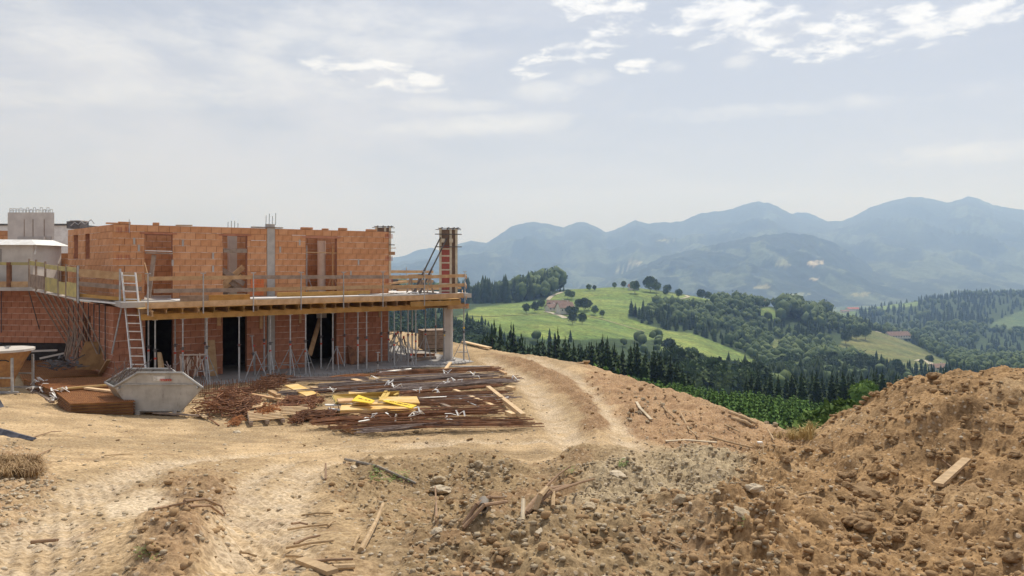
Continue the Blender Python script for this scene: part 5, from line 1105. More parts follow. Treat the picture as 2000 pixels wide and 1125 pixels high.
plank(P(1.4, -1.0, .06), P(2.4, -.1, .06), .2, .12, 'rust', 'rusty brown beam lying left of the concrete column'); plank(P(1.5, -.2, .03), P(1.8, -.15, .03), .14, .06, 'rust', 'small rusty offcut on the bright slab')
b_ = MB()
for k_ in range(26):
    a = P(random.uniform(.05, 1.6), random.uniform(-4.5, -1.0), random.uniform(0, .7)); b_.tube(a, a+U*random.uniform(-.6, .8)+Vector((0, 0, random.uniform(.3, .9))), .024, 5)
for z in (.95, 1.08): b_.tube(P(.0, -3.2, z), P(1.8, -2.5, z-.05), .03, 6)
for k_ in range(9): b_.tube(P(.2*k_, -3.2+.08*k_, .95), P(.2*k_+.1, -3.2+.08*k_, 1.08), .016, 4)
b_.thing('scaffold_tube_pile', M['steel'], 'jumbled pile of steel tubes and frames in the open bay', 'tube pile')
for i, (t, s) in enumerate([(.35, -.8), (.7, .1), (1.15, -1.6), (1.55, -2.2)]):
    e = empty('tripod_stand', P(t, s, 0), i, ['white tripod nearest the right wall edge', 'dark tripod in front of the tube pile', 'grey tripod in the middle of the open bay', 'grey tripod beside the dark crate'][i], 'tripod')
    for a in (.4, 2.5, 4.6): b_ = MB(); b_.tube((0, 0, 1.0), (math.cos(a)*.5, math.sin(a)*.5, 0), .022, 5); b_.build('leg', M['steel_dark' if i == 1 else 'steel'], e, local=True)
    b_ = MB(); b_.tube((0, 0, .94), (0, 0, 1.06), .045, 6); b_.build('hub', M['red'], e, local=True)
# starter hooks along the slab edge
b_ = MB()
for k_ in range(64):
    t = TL+2+(15.2-4)*k_/64*1.02; q_ = P(t, 2.56, -.05); b_.path([q_, q_+NN*.22, q_+NN*.22+Vector((0, 0, .12)), q_+NN*.12+Vector((0, 0, .13))], .008, 4)
b_.thing('edge_rebar', M['rebar_grey'], 'row of thin hooked bars sticking out of the ground slab edge', 'rebar')
# ================================================================ MATERIALS AND WASTE LYING ON THE SITE
YZ = .05                                        # the yard's level
# ---- the skip
D0 = 21.2; DV = Vector((-.70, .80, 0))
prof = [W(269, 728, D0), W(356, 728, D0), W(396, 757, D0), W(352, 805, D0), W(258, 805, D0), W(223, 756, D0)]
e = empty('waste_skip', W(305, 808, D0), 0, 'grey steel waste skip with sloped ends standing on the yard', 'skip')
def plate(pts_, th, m, nm):
    b_ = MB(); n_ = (pts_[1]-pts_[0]).cross(pts_[2]-pts_[0]).normalized()*th; k_ = len(pts_); i = len(b_.v)
    b_.v += [tuple(p) for p in pts_]+[tuple(p+n_) for p in pts_]; b_.f += [tuple(range(i, i+k_)), tuple(range(i+2*k_-1, i+k_-1, -1))]+[(i+j, i+k_+j, i+k_+(j+1) % k_, i+(j+1) % k_) for j in range(k_)]
    return b_.build(nm, M[m], e)
plate(prof, .02, 'skip', 'front_side'); plate([p+DV for p in prof], .02, 'skip', 'rear_side')
up_ = Vector((0, 0, .004))
plate([prof[5], prof[4], prof[4]+DV, prof[5]+DV], .02, 'skip_end', 'left_end'); plate([prof[2], prof[3], prof[3]+DV, prof[2]+DV], .02, 'skip_end', 'right_end'); plate([prof[4]+up_, prof[3]+up_, prof[3]+DV+up_, prof[4]+DV+up_], .02, 'skip_end', 'floor')
b_ = MB(); R_ = [prof[5], prof[0], prof[1], prof[2]]
for dv in (Vector((0, 0, 0)), DV):
    for a, c in zip(R_[:-1], R_[1:]): b_.tube(a+dv+Vector((0, -.02, 0)), c+dv+Vector((0, -.02, 0)), .036, 6)
for p in (prof[5], prof[2]): b_.tube(p, p+DV, .03, 6)
b_.build('rim', M['skip'], e)
b_ = MB(); b_.bar(W(239, 751, D0-.03), W(379, 751, D0-.03), .03, .022); b_.build('crease_strip', M['steel'], e)
for x_ in (268, 341):
    b_ = MB(); p = W(x_, 809, D0-.03); b_.box(p.x-.06, p.y-.02, p.z-.03, p.x+.06, p.y+.5, p.z+.10); b_.build('foot', M['skip'], e)
for x_ in (233, 386): b_ = MB(); p = W(x_, 757, D0-.02); b_.tube(p+Vector((0, -.1, 0)), p+Vector((0, .02, 0)), .035, 8); b_.build('lifting_lug', M['steel'], e)
a, c = W(300, 735, D0-.004), W(322, 744, D0-.004); b_ = MB(); b_.box(a.x, a.y-.006, c.z, c.x, a.y, a.z); lg = b_.build('sticker', M['white'], e)
b_ = MB(); sv = [(.30, .85), (.12, .85), (.06, .68), (.12, .52), (.26, .46), (.30, .3), (.22, .14), (.05, .14)]
L_ = [Vector((a.x+u*(c.x-a.x)*1.1, a.y-.012, c.z+v*(a.z-c.z))) for u, v in sv]
for p_, q_ in zip(L_[:-1], L_[1:]): b_.bar(p_, q_, .006, .022, (0, 1, 0))
b_.build('letter_s', M['skip'], lg)
b_ = MB(); x_ = 312.5
for k_ in range(11):
    p = W(x_, 744.5, D0-.03); q_ = W(x_+1.9, 740.2, D0-.03); w_ = q_.x-p.x
    b_.box(p.x, p.y-.006, p.z, p.x+w_*.3, p.y, q_.z)
    if k_ % 2: b_.box(p.x+w_*.7, p.y-.006, p.z, p.x+w_, p.y, q_.z)
    if k_ % 3 != 1: b_.box(p.x+w_*.3, p.y-.006, q_.z-.012, p.x+w_, p.y, q_.z)
    if k_ % 3 != 2: b_.box(p.x+w_*.3, p.y-.006, (p.z+q_.z)/2-.006, p.x+w_*.7, p.y, (p.z+q_.z)/2+.006)
    x_ += 2.15
b_.build('red_lettering', M['red'], lg)
b_ = MB(); random.seed(5)
for k_ in range(34):
    a = W(random.uniform(215, 262), random.uniform(735, 752), D0+random.uniform(.15, .75)); c = a+Vector((random.uniform(-.1, .65), random.uniform(-.2, .2), random.uniform(.15, .62)))
    b_.path([a, a.lerp(c, .5)+Vector((random.uniform(-.08, .08), 0, random.uniform(-.05, .08))), c], .009, 4)
b_.thing('wire_scrap', M['rebar_grey'], 'tangled wire scraps sticking out of the left end of the skip', 'scrap')
b_ = MB()
for k_ in range(9): a = W(random.uniform(322, 345), 728, D0+.5); b_.tube(a, a+Vector((random.uniform(-.35, .35), .1, random.uniform(.05, .4))), .012, 4)
b_.thing('wire_scrap', M['rebar_grey'], 'few thin rods poking above the right part of the skip rim', 'scrap')
b_ = MB()
for k_ in range(10): a = W(random.uniform(240, 350), 738, D0+random.uniform(.3, .65)); b_.bar(a, a+Vector((random.uniform(-.7, .7), random.uniform(-.3, .3), random.uniform(-.1, .15))), .1, .05)
b_.thing('rubble', M['timber_grey'], 'broken boards lying inside the skip below its rim', 'scrap')
# ---- concrete bucket at the left edge
g = W(8, 763, 23.6); e = empty('concrete_bucket', g, 0, 'orange concrete bucket in a steel stand at the left edge of the yard', 'bucket'); b_ = MB()
for (z0, z1, r0, r1) in [(1.02, 1.28, .62, .78), (.36, 1.02, .30, .62), (.14, .36, .26, .30)]: b_.tube((0, 0, z0), (0, 0, z1), r0, 18, r1)
b_.build('hopper', M['orange'], e, local=True); b_ = MB(); b_.tube((0, 0, 1.27), (0, 0, 1.34), .84, 20); b_.build('rim', M['concrete_light'], e, local=True)
b_ = MB(); b_.tube((.1, 0, 1.34), (.1, 0, 1.42), .05, 6); b_.tube((.0, 0, 1.4), (.2, 0, 1.4), .02, 5); b_.build('shackle', M['steel'], e, local=True)
for a in (-.6, .6):
    for c in (-.5, .5): b_ = MB(); b_.bar((a, c, 0), (a*.98, c, 1.1), .06, .06); b_.build('leg', M['steel'], e, local=True)
b_ = MB()
for c in (-.5, .5): b_.bar((-.6, c, .48), (.6, c, .48), .05, .05); b_.bar((-.7, c, .03), (.78, c, .03), .09, .06)
b_.build('base_frame', M['steel'], e, local=True); b_ = MB(); b_.path([(.62*math.cos(t), -.66, .95+.1*math.sin(t*2)+.0*t) for t in np.linspace(.3, 2.8, 9)], .02, 5); b_.build('hose', M['black'], e, local=True)
# ---- rusty reinforcement mats
def mats(c4, h, nx, ny, label, z=YZ, m='mesh_mat', layers=5):
    """a stack of welded mats; c4 = its top corners as ground points"""
    c4 = [Vector(c) for c in c4]; e = empty('reinforcement_mats', sum(c4, Vector())/4-Vector((0, 0, h)), 0, label, 'steel mats'); 
    def pt(u, v, dz): return c4[0].lerp(c4[1], u).lerp(c4[3].lerp(c4[2], u), v)+Vector((0, 0, dz))
    b_ = MB(); s = [pt(.01, .01, -h), pt(.99, .01, -h), pt(.99, .99, -h), pt(.01, .99, -h)]; b_.hexa(s+[v+Vector((0, 0, h-.03)) for v in s]); b_.build('mat_stack', M[m], e)
    for L in range(layers):
        b_ = MB(); dz = -h*L/layers
        for i in range(nx+1):
            u = i/nx; b_.bar(pt(u, -.02, dz), pt(u, 1.02, dz), .016, .016)
            if L == 0: pass
        if L == 0 or layers > 1:
            for j in range(ny+1): v = j/ny; b_.bar(pt(-.02, v, dz-.014), pt(1.02, v, dz-.014), .016, .016)
        b_.build('mat', M['rust'] if L else M['rust_bright'], e)
    return e
def Q4(pp, z): return [Wz(x, y, z) for x, y in pp]
mats(Q4([(112,767),(228,757),(262,783),(138,788)], .42), .40, 34, 8, 'front stack of brown reinforcement mats left of the skip')
mats(Q4([(50,741),(216,736),(236,753),(106,762)], .40), .36, 40, 8, 'rear stack of brown reinforcement mats behind the front stack', layers=4)
mats(Q4([(30,706),(150,694),(215,728),(45,742)], .20), .2, 40, 12, 'dark flat mats spread on the ground before the shaded wing', layers=1)
for (a, c, z, w_, h_, m, lab) in [((168,758), (262,769), .48, .14, .05, 'timber_pale', 'pale plank lying on the mats left of the skip'), ((112,760), (208,752), .46, .07, .05, 'ply', 'thin yellow lath on the mats'),
        ((62,763), (103,786), .12, .10, .10, 'timber_grey', 'grey timber under the front edge of the mats'), ((160,803), (250,806), .04, .12, .04, 'timber_grey', 'grey board on the ground left of the skip foot'), ((300,806), (395,812), .04, .1, .04, 'timber_grey', 'grey board under the right part of the skip'),
        ((193,740), (213,700), .75, .14, .05, 'timber', 'board leaning on the flank wall behind the skip')]:
    p, q_ = Wz(*a, z), Wz(*c, z if m != 'timber' or z < .7 else 1.3)
    if z == .75: p, q_ = Wz(192, 737, .02), W(212, 703, 26.9)
    plank(p, q_, w_, h_, m, lab)
random.seed(21)
def ribbon_tie(px, py, z, label, n_=6, s_=.16):
    p = Wz(px, py, z); b_ = MB()
    for k_ in range(n_):
        a = p+Vector((random.uniform(-s_, s_), random.uniform(-s_, s_), random.uniform(0, .06))); c = a+Vector((random.uniform(-.22, .22), random.uniform(-.1, .1), random.uniform(-.02, .16))); d = c+Vector((random.uniform(-.2, .2), random.uniform(-.1, .1), random.uniform(-.18, 0)))
        b_.bar(a, c, .045, .008); b_.bar(c, d, .045, .008)
    b_.thing('lifting_strap', M['ribbon'], label, 'strap', 'white straps on the steel')
for (x, y, z, l_) in [(80, 747, .42, 'white strap at the left end of the rear mats'), (68, 760, .3, 'white strap hanging over the left edge of the mats'), (118, 764, .45, 'white strap on the corner of the front mats'), (107, 780, .25, 'white strap down the left side of the front mats')]: ribbon_tie(x, y, z, l_)
# debris by the flank wall
b_ = MB()
for k_ in range(16): a = W(random.uniform(122, 150), random.uniform(690, 712), 28.5); b_.tube(a, a+Vector((random.uniform(.0, .35), .1, random.uniform(.5, 1.3))), .022, 5)
b_.thing('bar_bundle', M['timber_grey'], 'sheaf of slim laths leaning in the corner by the flank wall', 'laths')
b_ = MB()
for k_ in range(40): a = W(random.uniform(95, 165), random.uniform(700, 722), 26.5+random.uniform(-.5, 1)); b_.bar(a, a+Vector((random.uniform(-.5, .5), random.uniform(-.3, .3), random.uniform(-.1, .25))), random.uniform(.03, .14), .02)
b_.thing('rubble', M['steel_dark'], 'dark heap of scrap in the corner before the flank wall', 'scrap')
for (a, c, lab) in [((60,686),(112,684),'pale pipe lying before the black foundation strip'), ((78,700),(125,690),'bent pale batten before the black foundation strip')]: plank(W(*a, 29.6), W(*c, 29.8), .07, .07, 'concrete_light', lab)
b_ = MB(); p = W(172, 722, 27.6); b_.hexa([p+Vector(v) for v in [(-.5, 0, 0), (.6, 0, 0), (.6, .1, 0), (-.5, .1, 0), (-.4, .5, 1.0), (.5, .5, .95), (.5, .58, .95), (-.4, .58, 1.0)]]); b_.thing('sheet', M['mesh_mat'], 'square of rusty mesh leaning on the flank wall', 'metal mesh')
# ---- long bar bundles
def bundle(a, c, n_, spread, m, label, za=.10, zb=None, r=.011, sag=.04, jit=.8):
    spread = spread*1.2; n_ = int(n_*.58)
    zb = za if zb is None else zb; p, q_ = Wz(*a, za), Wz(*c, zb); d = (q_-p).normalized(); s_ = Vector((-d.y, d.x, 0)); b_ = MB(); L = (q_-p).length
    for k_ in range(n_):
        o = s_*random.gauss(0, spread*.5); o2 = s_*random.gauss(0, spread*.6); h_ = abs(random.gauss(0, spread*.28)); f0 = random.uniform(0, .06)*jit*2; f1 = 1-random.uniform(0, .2)*jit
        P0 = p.lerp(q_, f0)+o+Vector((0, 0, h_)); P2 = p.lerp(q_, f1)+o2+Vector((0, 0, h_*.7)); P1 = P0.lerp(P2, random.uniform(.4, .6))+s_*random.gauss(0, spread*.3)+Vector((0, 0, random.uniform(-sag, sag)))
        b_.tube(P0, P1, r, 4); b_.tube(P1, P2, r, 4)
    return b_.thing('rebar_bundle', M[m], label, 'rebar', 'bundles of reinforcing bars')
for t in [((600,830),(992,799),70,.26,'rust','long rusty bar bundle nearest the camera, left end under the yellow boards'), ((640,838),(1062,829),46,.30,'rust','thin splayed rusty bars running farthest right along the front'),
          ((690,846),(924,829),30,.16,'rebar_grey','short dark bars on the ground before the front bundle'), ((700,812),(992,806),50,.22,'rust','rusty bundle just behind the front one'),
          ((604,767),(1022,738),60,.20,'rust','long rusty bundle crossing the middle of the yard'), ((612,760),(988,732),55,.2,'rebar_grey','dark bundle behind the long middle one'),
          ((770,760),(1016,744),70,.24,'rebar_grey','grey bars right of the middle of the yard'), ((770,771),(988,752),40,.14,'rust','reddish bundle right of the yellow boards'),
          ((780,779),(1004,768),30,.22,'rust','loose rusty bars right of the pale panel'), ((800,784),(1020,775),20,.2,'rebar_grey','few loose grey bars behind the post'),
          ((560,744),(724,741),60,.20,'rebar_grey','dark bar bundle before the slab edge'), ((640,742),(722,733),40,.18,'rust_bright','bright rust bar bundle below the doorway slab'),
          ((720,736),(990,722),50,.26,'rust','rusty bars along the foot of the slab'), ((740,744),(960,735),50,.24,'rebar_grey','grey brown bars in the row behind the straps'),
          ((540,771),(700,762),36,.16,'rebar_grey','dark bars running under the sunny plank'), ((680,770),(840,758),40,.2,'rebar_grey','dark bars behind the yellow boards'), ((786,792),(1000,786),26,.25,'rust','sparse rusty bars beside the fallen timbers')]:
    bundle(*t)
# bright pipes
for (a, c, z, r, m, l_) in [((741,728),(803,722),.16,.05,'alu','bright aluminium pipe lying at the slab edge'), ((735,731),(800,727),.12,.03,'steel','thin grey pipe under the bright one'), ((784,716),(962,716),.10,.035,'steel','long grey pipe lying right of the slab'), ((818,778),(872,775),.2,.02,'alu','thin shiny tube behind the pale panel'), ((892,776),(942,797),.14,.018,'alu','thin shiny tube crossing the right bars'), ((700,824),(722,820),.2,.02,'alu','short bright rod on the front bundle')]:
    b_ = MB(); b_.tube(Wz(*a, z), Wz(*c, z), r, 8); b_.thing('pipe', M[m], l_, 'pipe')
# timbers
for (a, c, z, w_, h_, m, l_) in [((953,757),(1022,812),.16,.14,.12,'timber_pale','thick pale post lying aslant at the right end of the bars'), ((886,762),(962,793),.10,.12,.09,'timber_pale','pale timber under the right bars'), ((839,781),(880,797),.10,.12,.08,'timber_grey','short grey timber right of the pale panel'),
        ((960,717),(988,730),.08,.12,.08,'timber','timber at the far right corner of the steel store'), ((870,721),(880,708),.16,.12,.05,'timber_pale','small pale offcut by the slab end'), ((990,757),(1004,760),.1,.14,.12,'timber_pale','pale block under the right bar ends'), ((990,806),(1004,812),.08,.14,.12,'timber_pale','pale block under the front bar ends'),
        ((666,830),(692,842),.08,.14,.12,'timber','brown block under the left front bundle'), ((607,757),(632,761),.1,.1,.06,'timber_pale','small pale batten left of the dark bundle'), ((492,770),(560,782),.06,.12,.05,'timber','thin board behind the pallets'), ((376,796),(402,815),.05,.14,.03,'timber_pale','small pale board right of the skip'),
        ((384,800),(428,831),.04,.03,.02,'rust','thin rusty rod on the ground right of the skip'), ((390,769),(410,767),.06,.12,.04,'timber_pale','small pale board before the upright bars'), ((366,783),(410,777),.05,.08,.03,'timber_pale','pale lath right of the skip end'),
        ((690,740),(712,746),.16,.22,.02,'timber_pale','small pale sheet on the bars'), ((745,742),(768,745),.16,.2,.02,'timber_pale','second small pale sheet on the bars'), ((527,765),(545,774),.12,.14,.1,'timber','short brown block behind the second pallet')]:
    plank(Wz(*a, z), Wz(*c, z), w_, h_, m, l_, 'timber')
plank(Wz(569, 752, .22), Wz(612, 773, .12), .46, .04, 'ply', 'sunny pale plank lying aslant left of the yellow boards', 'plank')
# yellow and pale boards: drawn by their corners on a near-level plane
def board4(pp, z, th, m, label, dz=(0, 0, 0, 0), text=False, name='board'):
    c = [Wz(x, y, z+d) for (x, y), d in zip(pp, dz)]; o = sum(c, Vector())/4; e = empty(name, o-Vector((0, 0, th)), 0, label, 'board')
    b_ = MB(); b_.hexa([v-Vector((0, 0, th)) for v in c]+c); b_.build('panel', M[m], e)
    if text:
        b_ = MB(); u0, v0 = c[0].lerp(c[3], .5), c[1].lerp(c[2], .5); d = (v0-u0).normalized(); n_ = (c[3]-c[0]).normalized(); x_ = .2; L = (v0-u0).length
        while x_ < .86:
            if random.random() < .82:
                a = u0.lerp(v0, x_)+Vector((0, 0, .008)); hh = random.choice([.05, .07, .09]); b_.bar(a-n_*hh/2, a+n_*hh/2, .018, .004)
                if random.random() < .6: b_.bar(a, a+d*L*.02, .016, .004)
            x_ += .035
        b_.build('print', M['rust'], e)
board4([(648,773),(779,765),(778,774),(655,787)], .30, .03, 'panel_yellow', 'large mustard panel at the back of the board heap', (.05, .05, 0, 0)) and None
M['mustard'] = mat('mustard_board', (.66, .46, .13), (.56, .38, .10), 3, .7, .1, 20)
board4([(650,771),(780,763),(778,773),(656,785)], .36, .03, 'mustard', 'large mustard panel leaning at the back of the board heap', (.12, .12, -.06, -.06))
board4([(658,778),(690,777),(690,783),(661,784)], .40, .05, 'timber', 'short brown board on the mustard panel')
board4([(681,765),(724,767),(722,770),(681,769)], .34, .03, 'ply', 'narrow pale board behind the mustard panel')
board4([(667,790),(762,786),(815,797),(664,801)], .30, .04, 'ply', 'wide pale board in front of the heap'); board4([(664,797),(812,799),(811,801.5),(664,803)], .26, .06, 'ply', 'thick pale board edge at the front of the heap')
board4([(688,786),(735,785),(760,789),(688,790)], .34, .02, 'ply', 'thin pale board under the left yellow one')
board4([(739,775),(814,774),(820,787),(751,783)], .42, .04, 'ply', 'pale wooden panel at the right of the heap')
board4([(700,771),(732,782),(726,787.5),(687,782)], .47, .022, 'yellow_new', 'bright yellow board with dark print, left of two', text=True)
board4([(756,781),(814,791),(803,797),(747,783)], .50, .022, 'yellow_new', 'bright yellow board with dark print, right of two', text=True)
board4([(634,789),(690,788),(690,790),(636,791)], .24, .03, 'white', 'white edged plank end sticking out left of the heap'); board4([(640,796),(668,799),(668,801),(641,797)], .18, .03, 'white', 'lower white plank end left of the heap')
for i, (a, c) in enumerate([((742,783),(754,764)), ((748,783),(760,766)), ((770,772),(778,768))]): plank(Wz(*a, .4), Wz(*c, .44), .09, .03, 'mustard', ['left slim mustard lath in the heap', 'right slim mustard lath in the heap', 'short pale lath behind the pale panel'][i])
for (x, y, z, l_) in [(760,752,.2,'white strap on the dark middle bundle'),(767,757,.2,'white strap loop below the middle bundle'),(872,750,.3,'tall white strap loop on the grey bars'),(820,762,.2,'white strap left of the tall loop'),(848,763,.2,'white strap in the middle of the grey bars'),(875,731,.22,'white strap on the rear bars near the slab'),(925,735,.2,'white strap right on the rear bars'),(891,744,.2,'flat white strap end on the bars'),
                   (736,742,.2,'white strap left on the rear bars'),(648,762,.2,'small white strap left of the middle'),(770,818,.22,'white strap on the front bundle under the boards'),(808,812,.25,'pale looped strap on the front bundle'),(822,806,.25,'white strap right of the looped strap'),(876,822,.15,'white strap on the right front bars'),(896,812,.15,'small white strap behind the front bars'),(725,817,.2,'white strap under the wide pale board'),(1008,744,.15,'white strap at the right bar ends'),(985,783,.1,'white strap at the post')]: ribbon_tie(x, y, z, l_, 3, .07)
# ---- upright bars, stirrup heaps and pallets
b_ = MB(); random.seed(31)
for row, yy in ((0, 766), (1, 770)):
    a, c = Wz(388, yy, .08), Wz(520, yy-5, .08)
    b_.tube(a, c, .014, 4); b_.tube(a+Vector((0, 0, .05)), c+Vector((0, 0, .06)), .014, 4)
    for k_ in range(34): p = a.lerp(c, k_/33.); b_.tube(p-Vector((0, 0, .06)), p+Vector((random.uniform(-.03, .03), 0, random.uniform(.30, .42))), .009, 4)
b_.thing('rebar_cage', M['rust'], 'low rusty cage with a row of upright bars right of the skip', 'rebar cage')
def rod_heap(px0, px1, py0, py1, n_, L, hgt, m, label, ang=None, r=.012, cat='rebar', name='stirrup_heap', hook=.6):
    b_ = MB(); a0 = Wz((px0+px1)/2, (py0+py1)/2, YZ); hw = abs(Wz(px1, py1, YZ).x-Wz(px0, py1, YZ).x)/2; hd = abs(Wz(px0, py0, YZ).y-Wz(px0, py1, YZ).y)/2
    for k_ in range(n_):
        u, v = random.uniform(-1, 1), random.uniform(-1, 1); z = YZ+random.uniform(0, hgt)*(1-.7*u*u)*(1-.4*v*v); c = a0+Vector((u*hw*.8, v*hd*.9, z-YZ)); t = (random.gauss(ang[0], ang[1]) if ang else random.uniform(0, 6.28)); l_ = L*random.uniform(.6, 1.2)
        d = Vector((math.cos(t), math.sin(t), random.uniform(-.25, .25)))*l_/2; b_.tube(c-d, c+d, r, 4)
        if random.random() < hook: n2 = Vector((-d.y, d.x, random.uniform(-.2, .2))).normalized()*l_*.25; b_.tube(c+d, c+d+n2, r, 4); b_.tube(c-d, c-d+n2, r, 4)
    return b_.thing(name, M[m], label, cat)
rod_heap(400, 488, 780, 812, 220, .6, .62, 'rust', 'big tangled heap of rusty stirrups right of the skip', (-.5, .45), r=.014)
rod_heap(462, 505, 790, 817, 130, .4, .42, 'rust', 'dark end of the stirrup heap at the left pallet', (1.3, .3), r=.014)
rod_heap(502, 560, 738, 764, 160, .6, .3, 'rust', 'heap of bent rusty bars at the end of the upright row', (.1, .4)); rod_heap(556, 608, 781, 803, 150, .7, .22, 'rust', 'rusty bar heap on the second pallet', (-.1, .15), r=.016)
rod_heap(505, 545, 799, 818, 110, .42, .22, 'rust_bright', 'bright rusty stirrups lying on the first pallet', (-.7, .3), r=.013); rod_heap(452, 473, 819, 832, 70, .2, .18, 'rust_bright', 'small ball of bright rusty wire on the sand'); rod_heap(573, 598, 812, 827, 90, .26, .2, 'rust', 'rounded coil of rusty wire left of the front bundle'); rod_heap(598, 642, 806, 821, 80, .6, .16, 'rust', 'short rusty bars right of the wire coil', (.1, .15), r=.014)
def pallet(pp, label, z=.16):
    c = [Wz(x, y, z) for x, y in pp]; o = sum(c, Vector())/4; e = empty('pallet', o-Vector((0, 0, .14)), 0, label, 'pallet', 'wooden pallets')
    for k_ in range(7):
        t = (k_+.5)/7; a, d = c[0].lerp(c[3], t), c[1].lerp(c[2], t); b_ = MB(); b_.bar(a, d, .07, .022); b_.build('slat', M['timber_pale'], e)
    for t in (.04, .5, .96): a, d = c[0].lerp(c[1], t), c[3].lerp(c[2], t); b_ = MB(); b_.bar(a-Vector((0, 0, .07)), d-Vector((0, 0, .07)), .09, .09); b_.build('bearer', M['timber_grey'], e)
pallet([(483,803),(541,799),(556,817),(488,823)], 'pale slatted pallet carrying bright rusty stirrups'); pallet([(530,792),(600,790),(612,808),(545,812)], 'pallet under the rusty bar heap behind the first one'); pallet([(487,789),(512,787),(516,794),(490,797)], 'small piece of pallet behind the first one', .2)
# planks along the brow of the track
for (a, c, z, l_) in [((905,672),(956,684),.12,'first plank along the brow of the track beside the deck post'), ((962,681),(1052,695),.10,'second long plank along the brow of the track'), ((1050,691),(1146,711),.12,'upper of two planks at the right end of the brow'), ((1052,693),(1134,711),.05,'lower of two planks at the right end of the brow')]:
    p, q_ = G(*a), G(*c); p.z += z; q_.z += z; plank(p, q_, .28, .06, 'timber_pale', l_)
# ================================================================ STONES, CLODS AND WASTE ON THE LOOSE GROUND
random.seed(77)
def rock_mesh(seed, sub, m, ang=.22, round_=.0):
    rs = np.random.default_rng(seed); i_s = seed*1.7; bm = bmesh.new(); bmesh.ops.create_icosphere(bm, subdivisions=sub, radius=1)
    A = np.array([v.co[:] for v in bm.verts]); cuts = rs.normal(size=(9, 3)); cuts /= np.linalg.norm(cuts, axis=1)[:, None]; lim = rs.uniform(.62+round_, .9+round_*.6, 9)
    for c, l_ in zip(cuts, lim): d = A @ c; A = A-np.maximum(d-l_, 0)[:, None]*c*.9
    A = A*(1+rs.normal(size=(len(A), 1))*.05)*(1+.16*np.sin(A[:, :1]*5.3+i_s)*np.cos(A[:, 1:2]*4.7+A[:, 2:]*3.9+i_s))*np.array([1, rs.uniform(.7, 1), rs.uniform(.55, .85)])
    for v, a in zip(bm.verts, A): v.co = a
    me = bpy.data.meshes.new('stone'); bm.to_mesh(me); bm.free(); me.materials.append(m); return me
RB_ = {k: [rock_mesh(300+i*7+j, 3, M[k], round_=.08 if k == 'stone_brown' else 0) for i in range(5)] for j, k in enumerate(['stone_brown', 'stone_grey', 'stone_pale'])}
for k in RB_:
    for m_ in RB_[k]:
        if False: m_.polygons.foreach_set('use_smooth', [True]*len(m_.polygons))
def stone(px, py, wpx, kind, label, cat='stone', group=None, flat=1.0, sink=.25, name=None):
    p = GT(px, py); r = wpx/2*p.y/F; o = link(name or ('earth_clod' if kind == 'stone_brown' else 'stone'), random.choice(RB_[kind])); o.location = (p.x, p.y+r*.3, p.z+r*flat*(.6-sink)); o.scale = (r, r*random.uniform(.8, 1.1), r*flat); o.rotation_euler = (random.uniform(-.3, .3), random.uniform(-.3, .3), random.uniform(0, 6.3))
    return tag(o, label, cat, group)
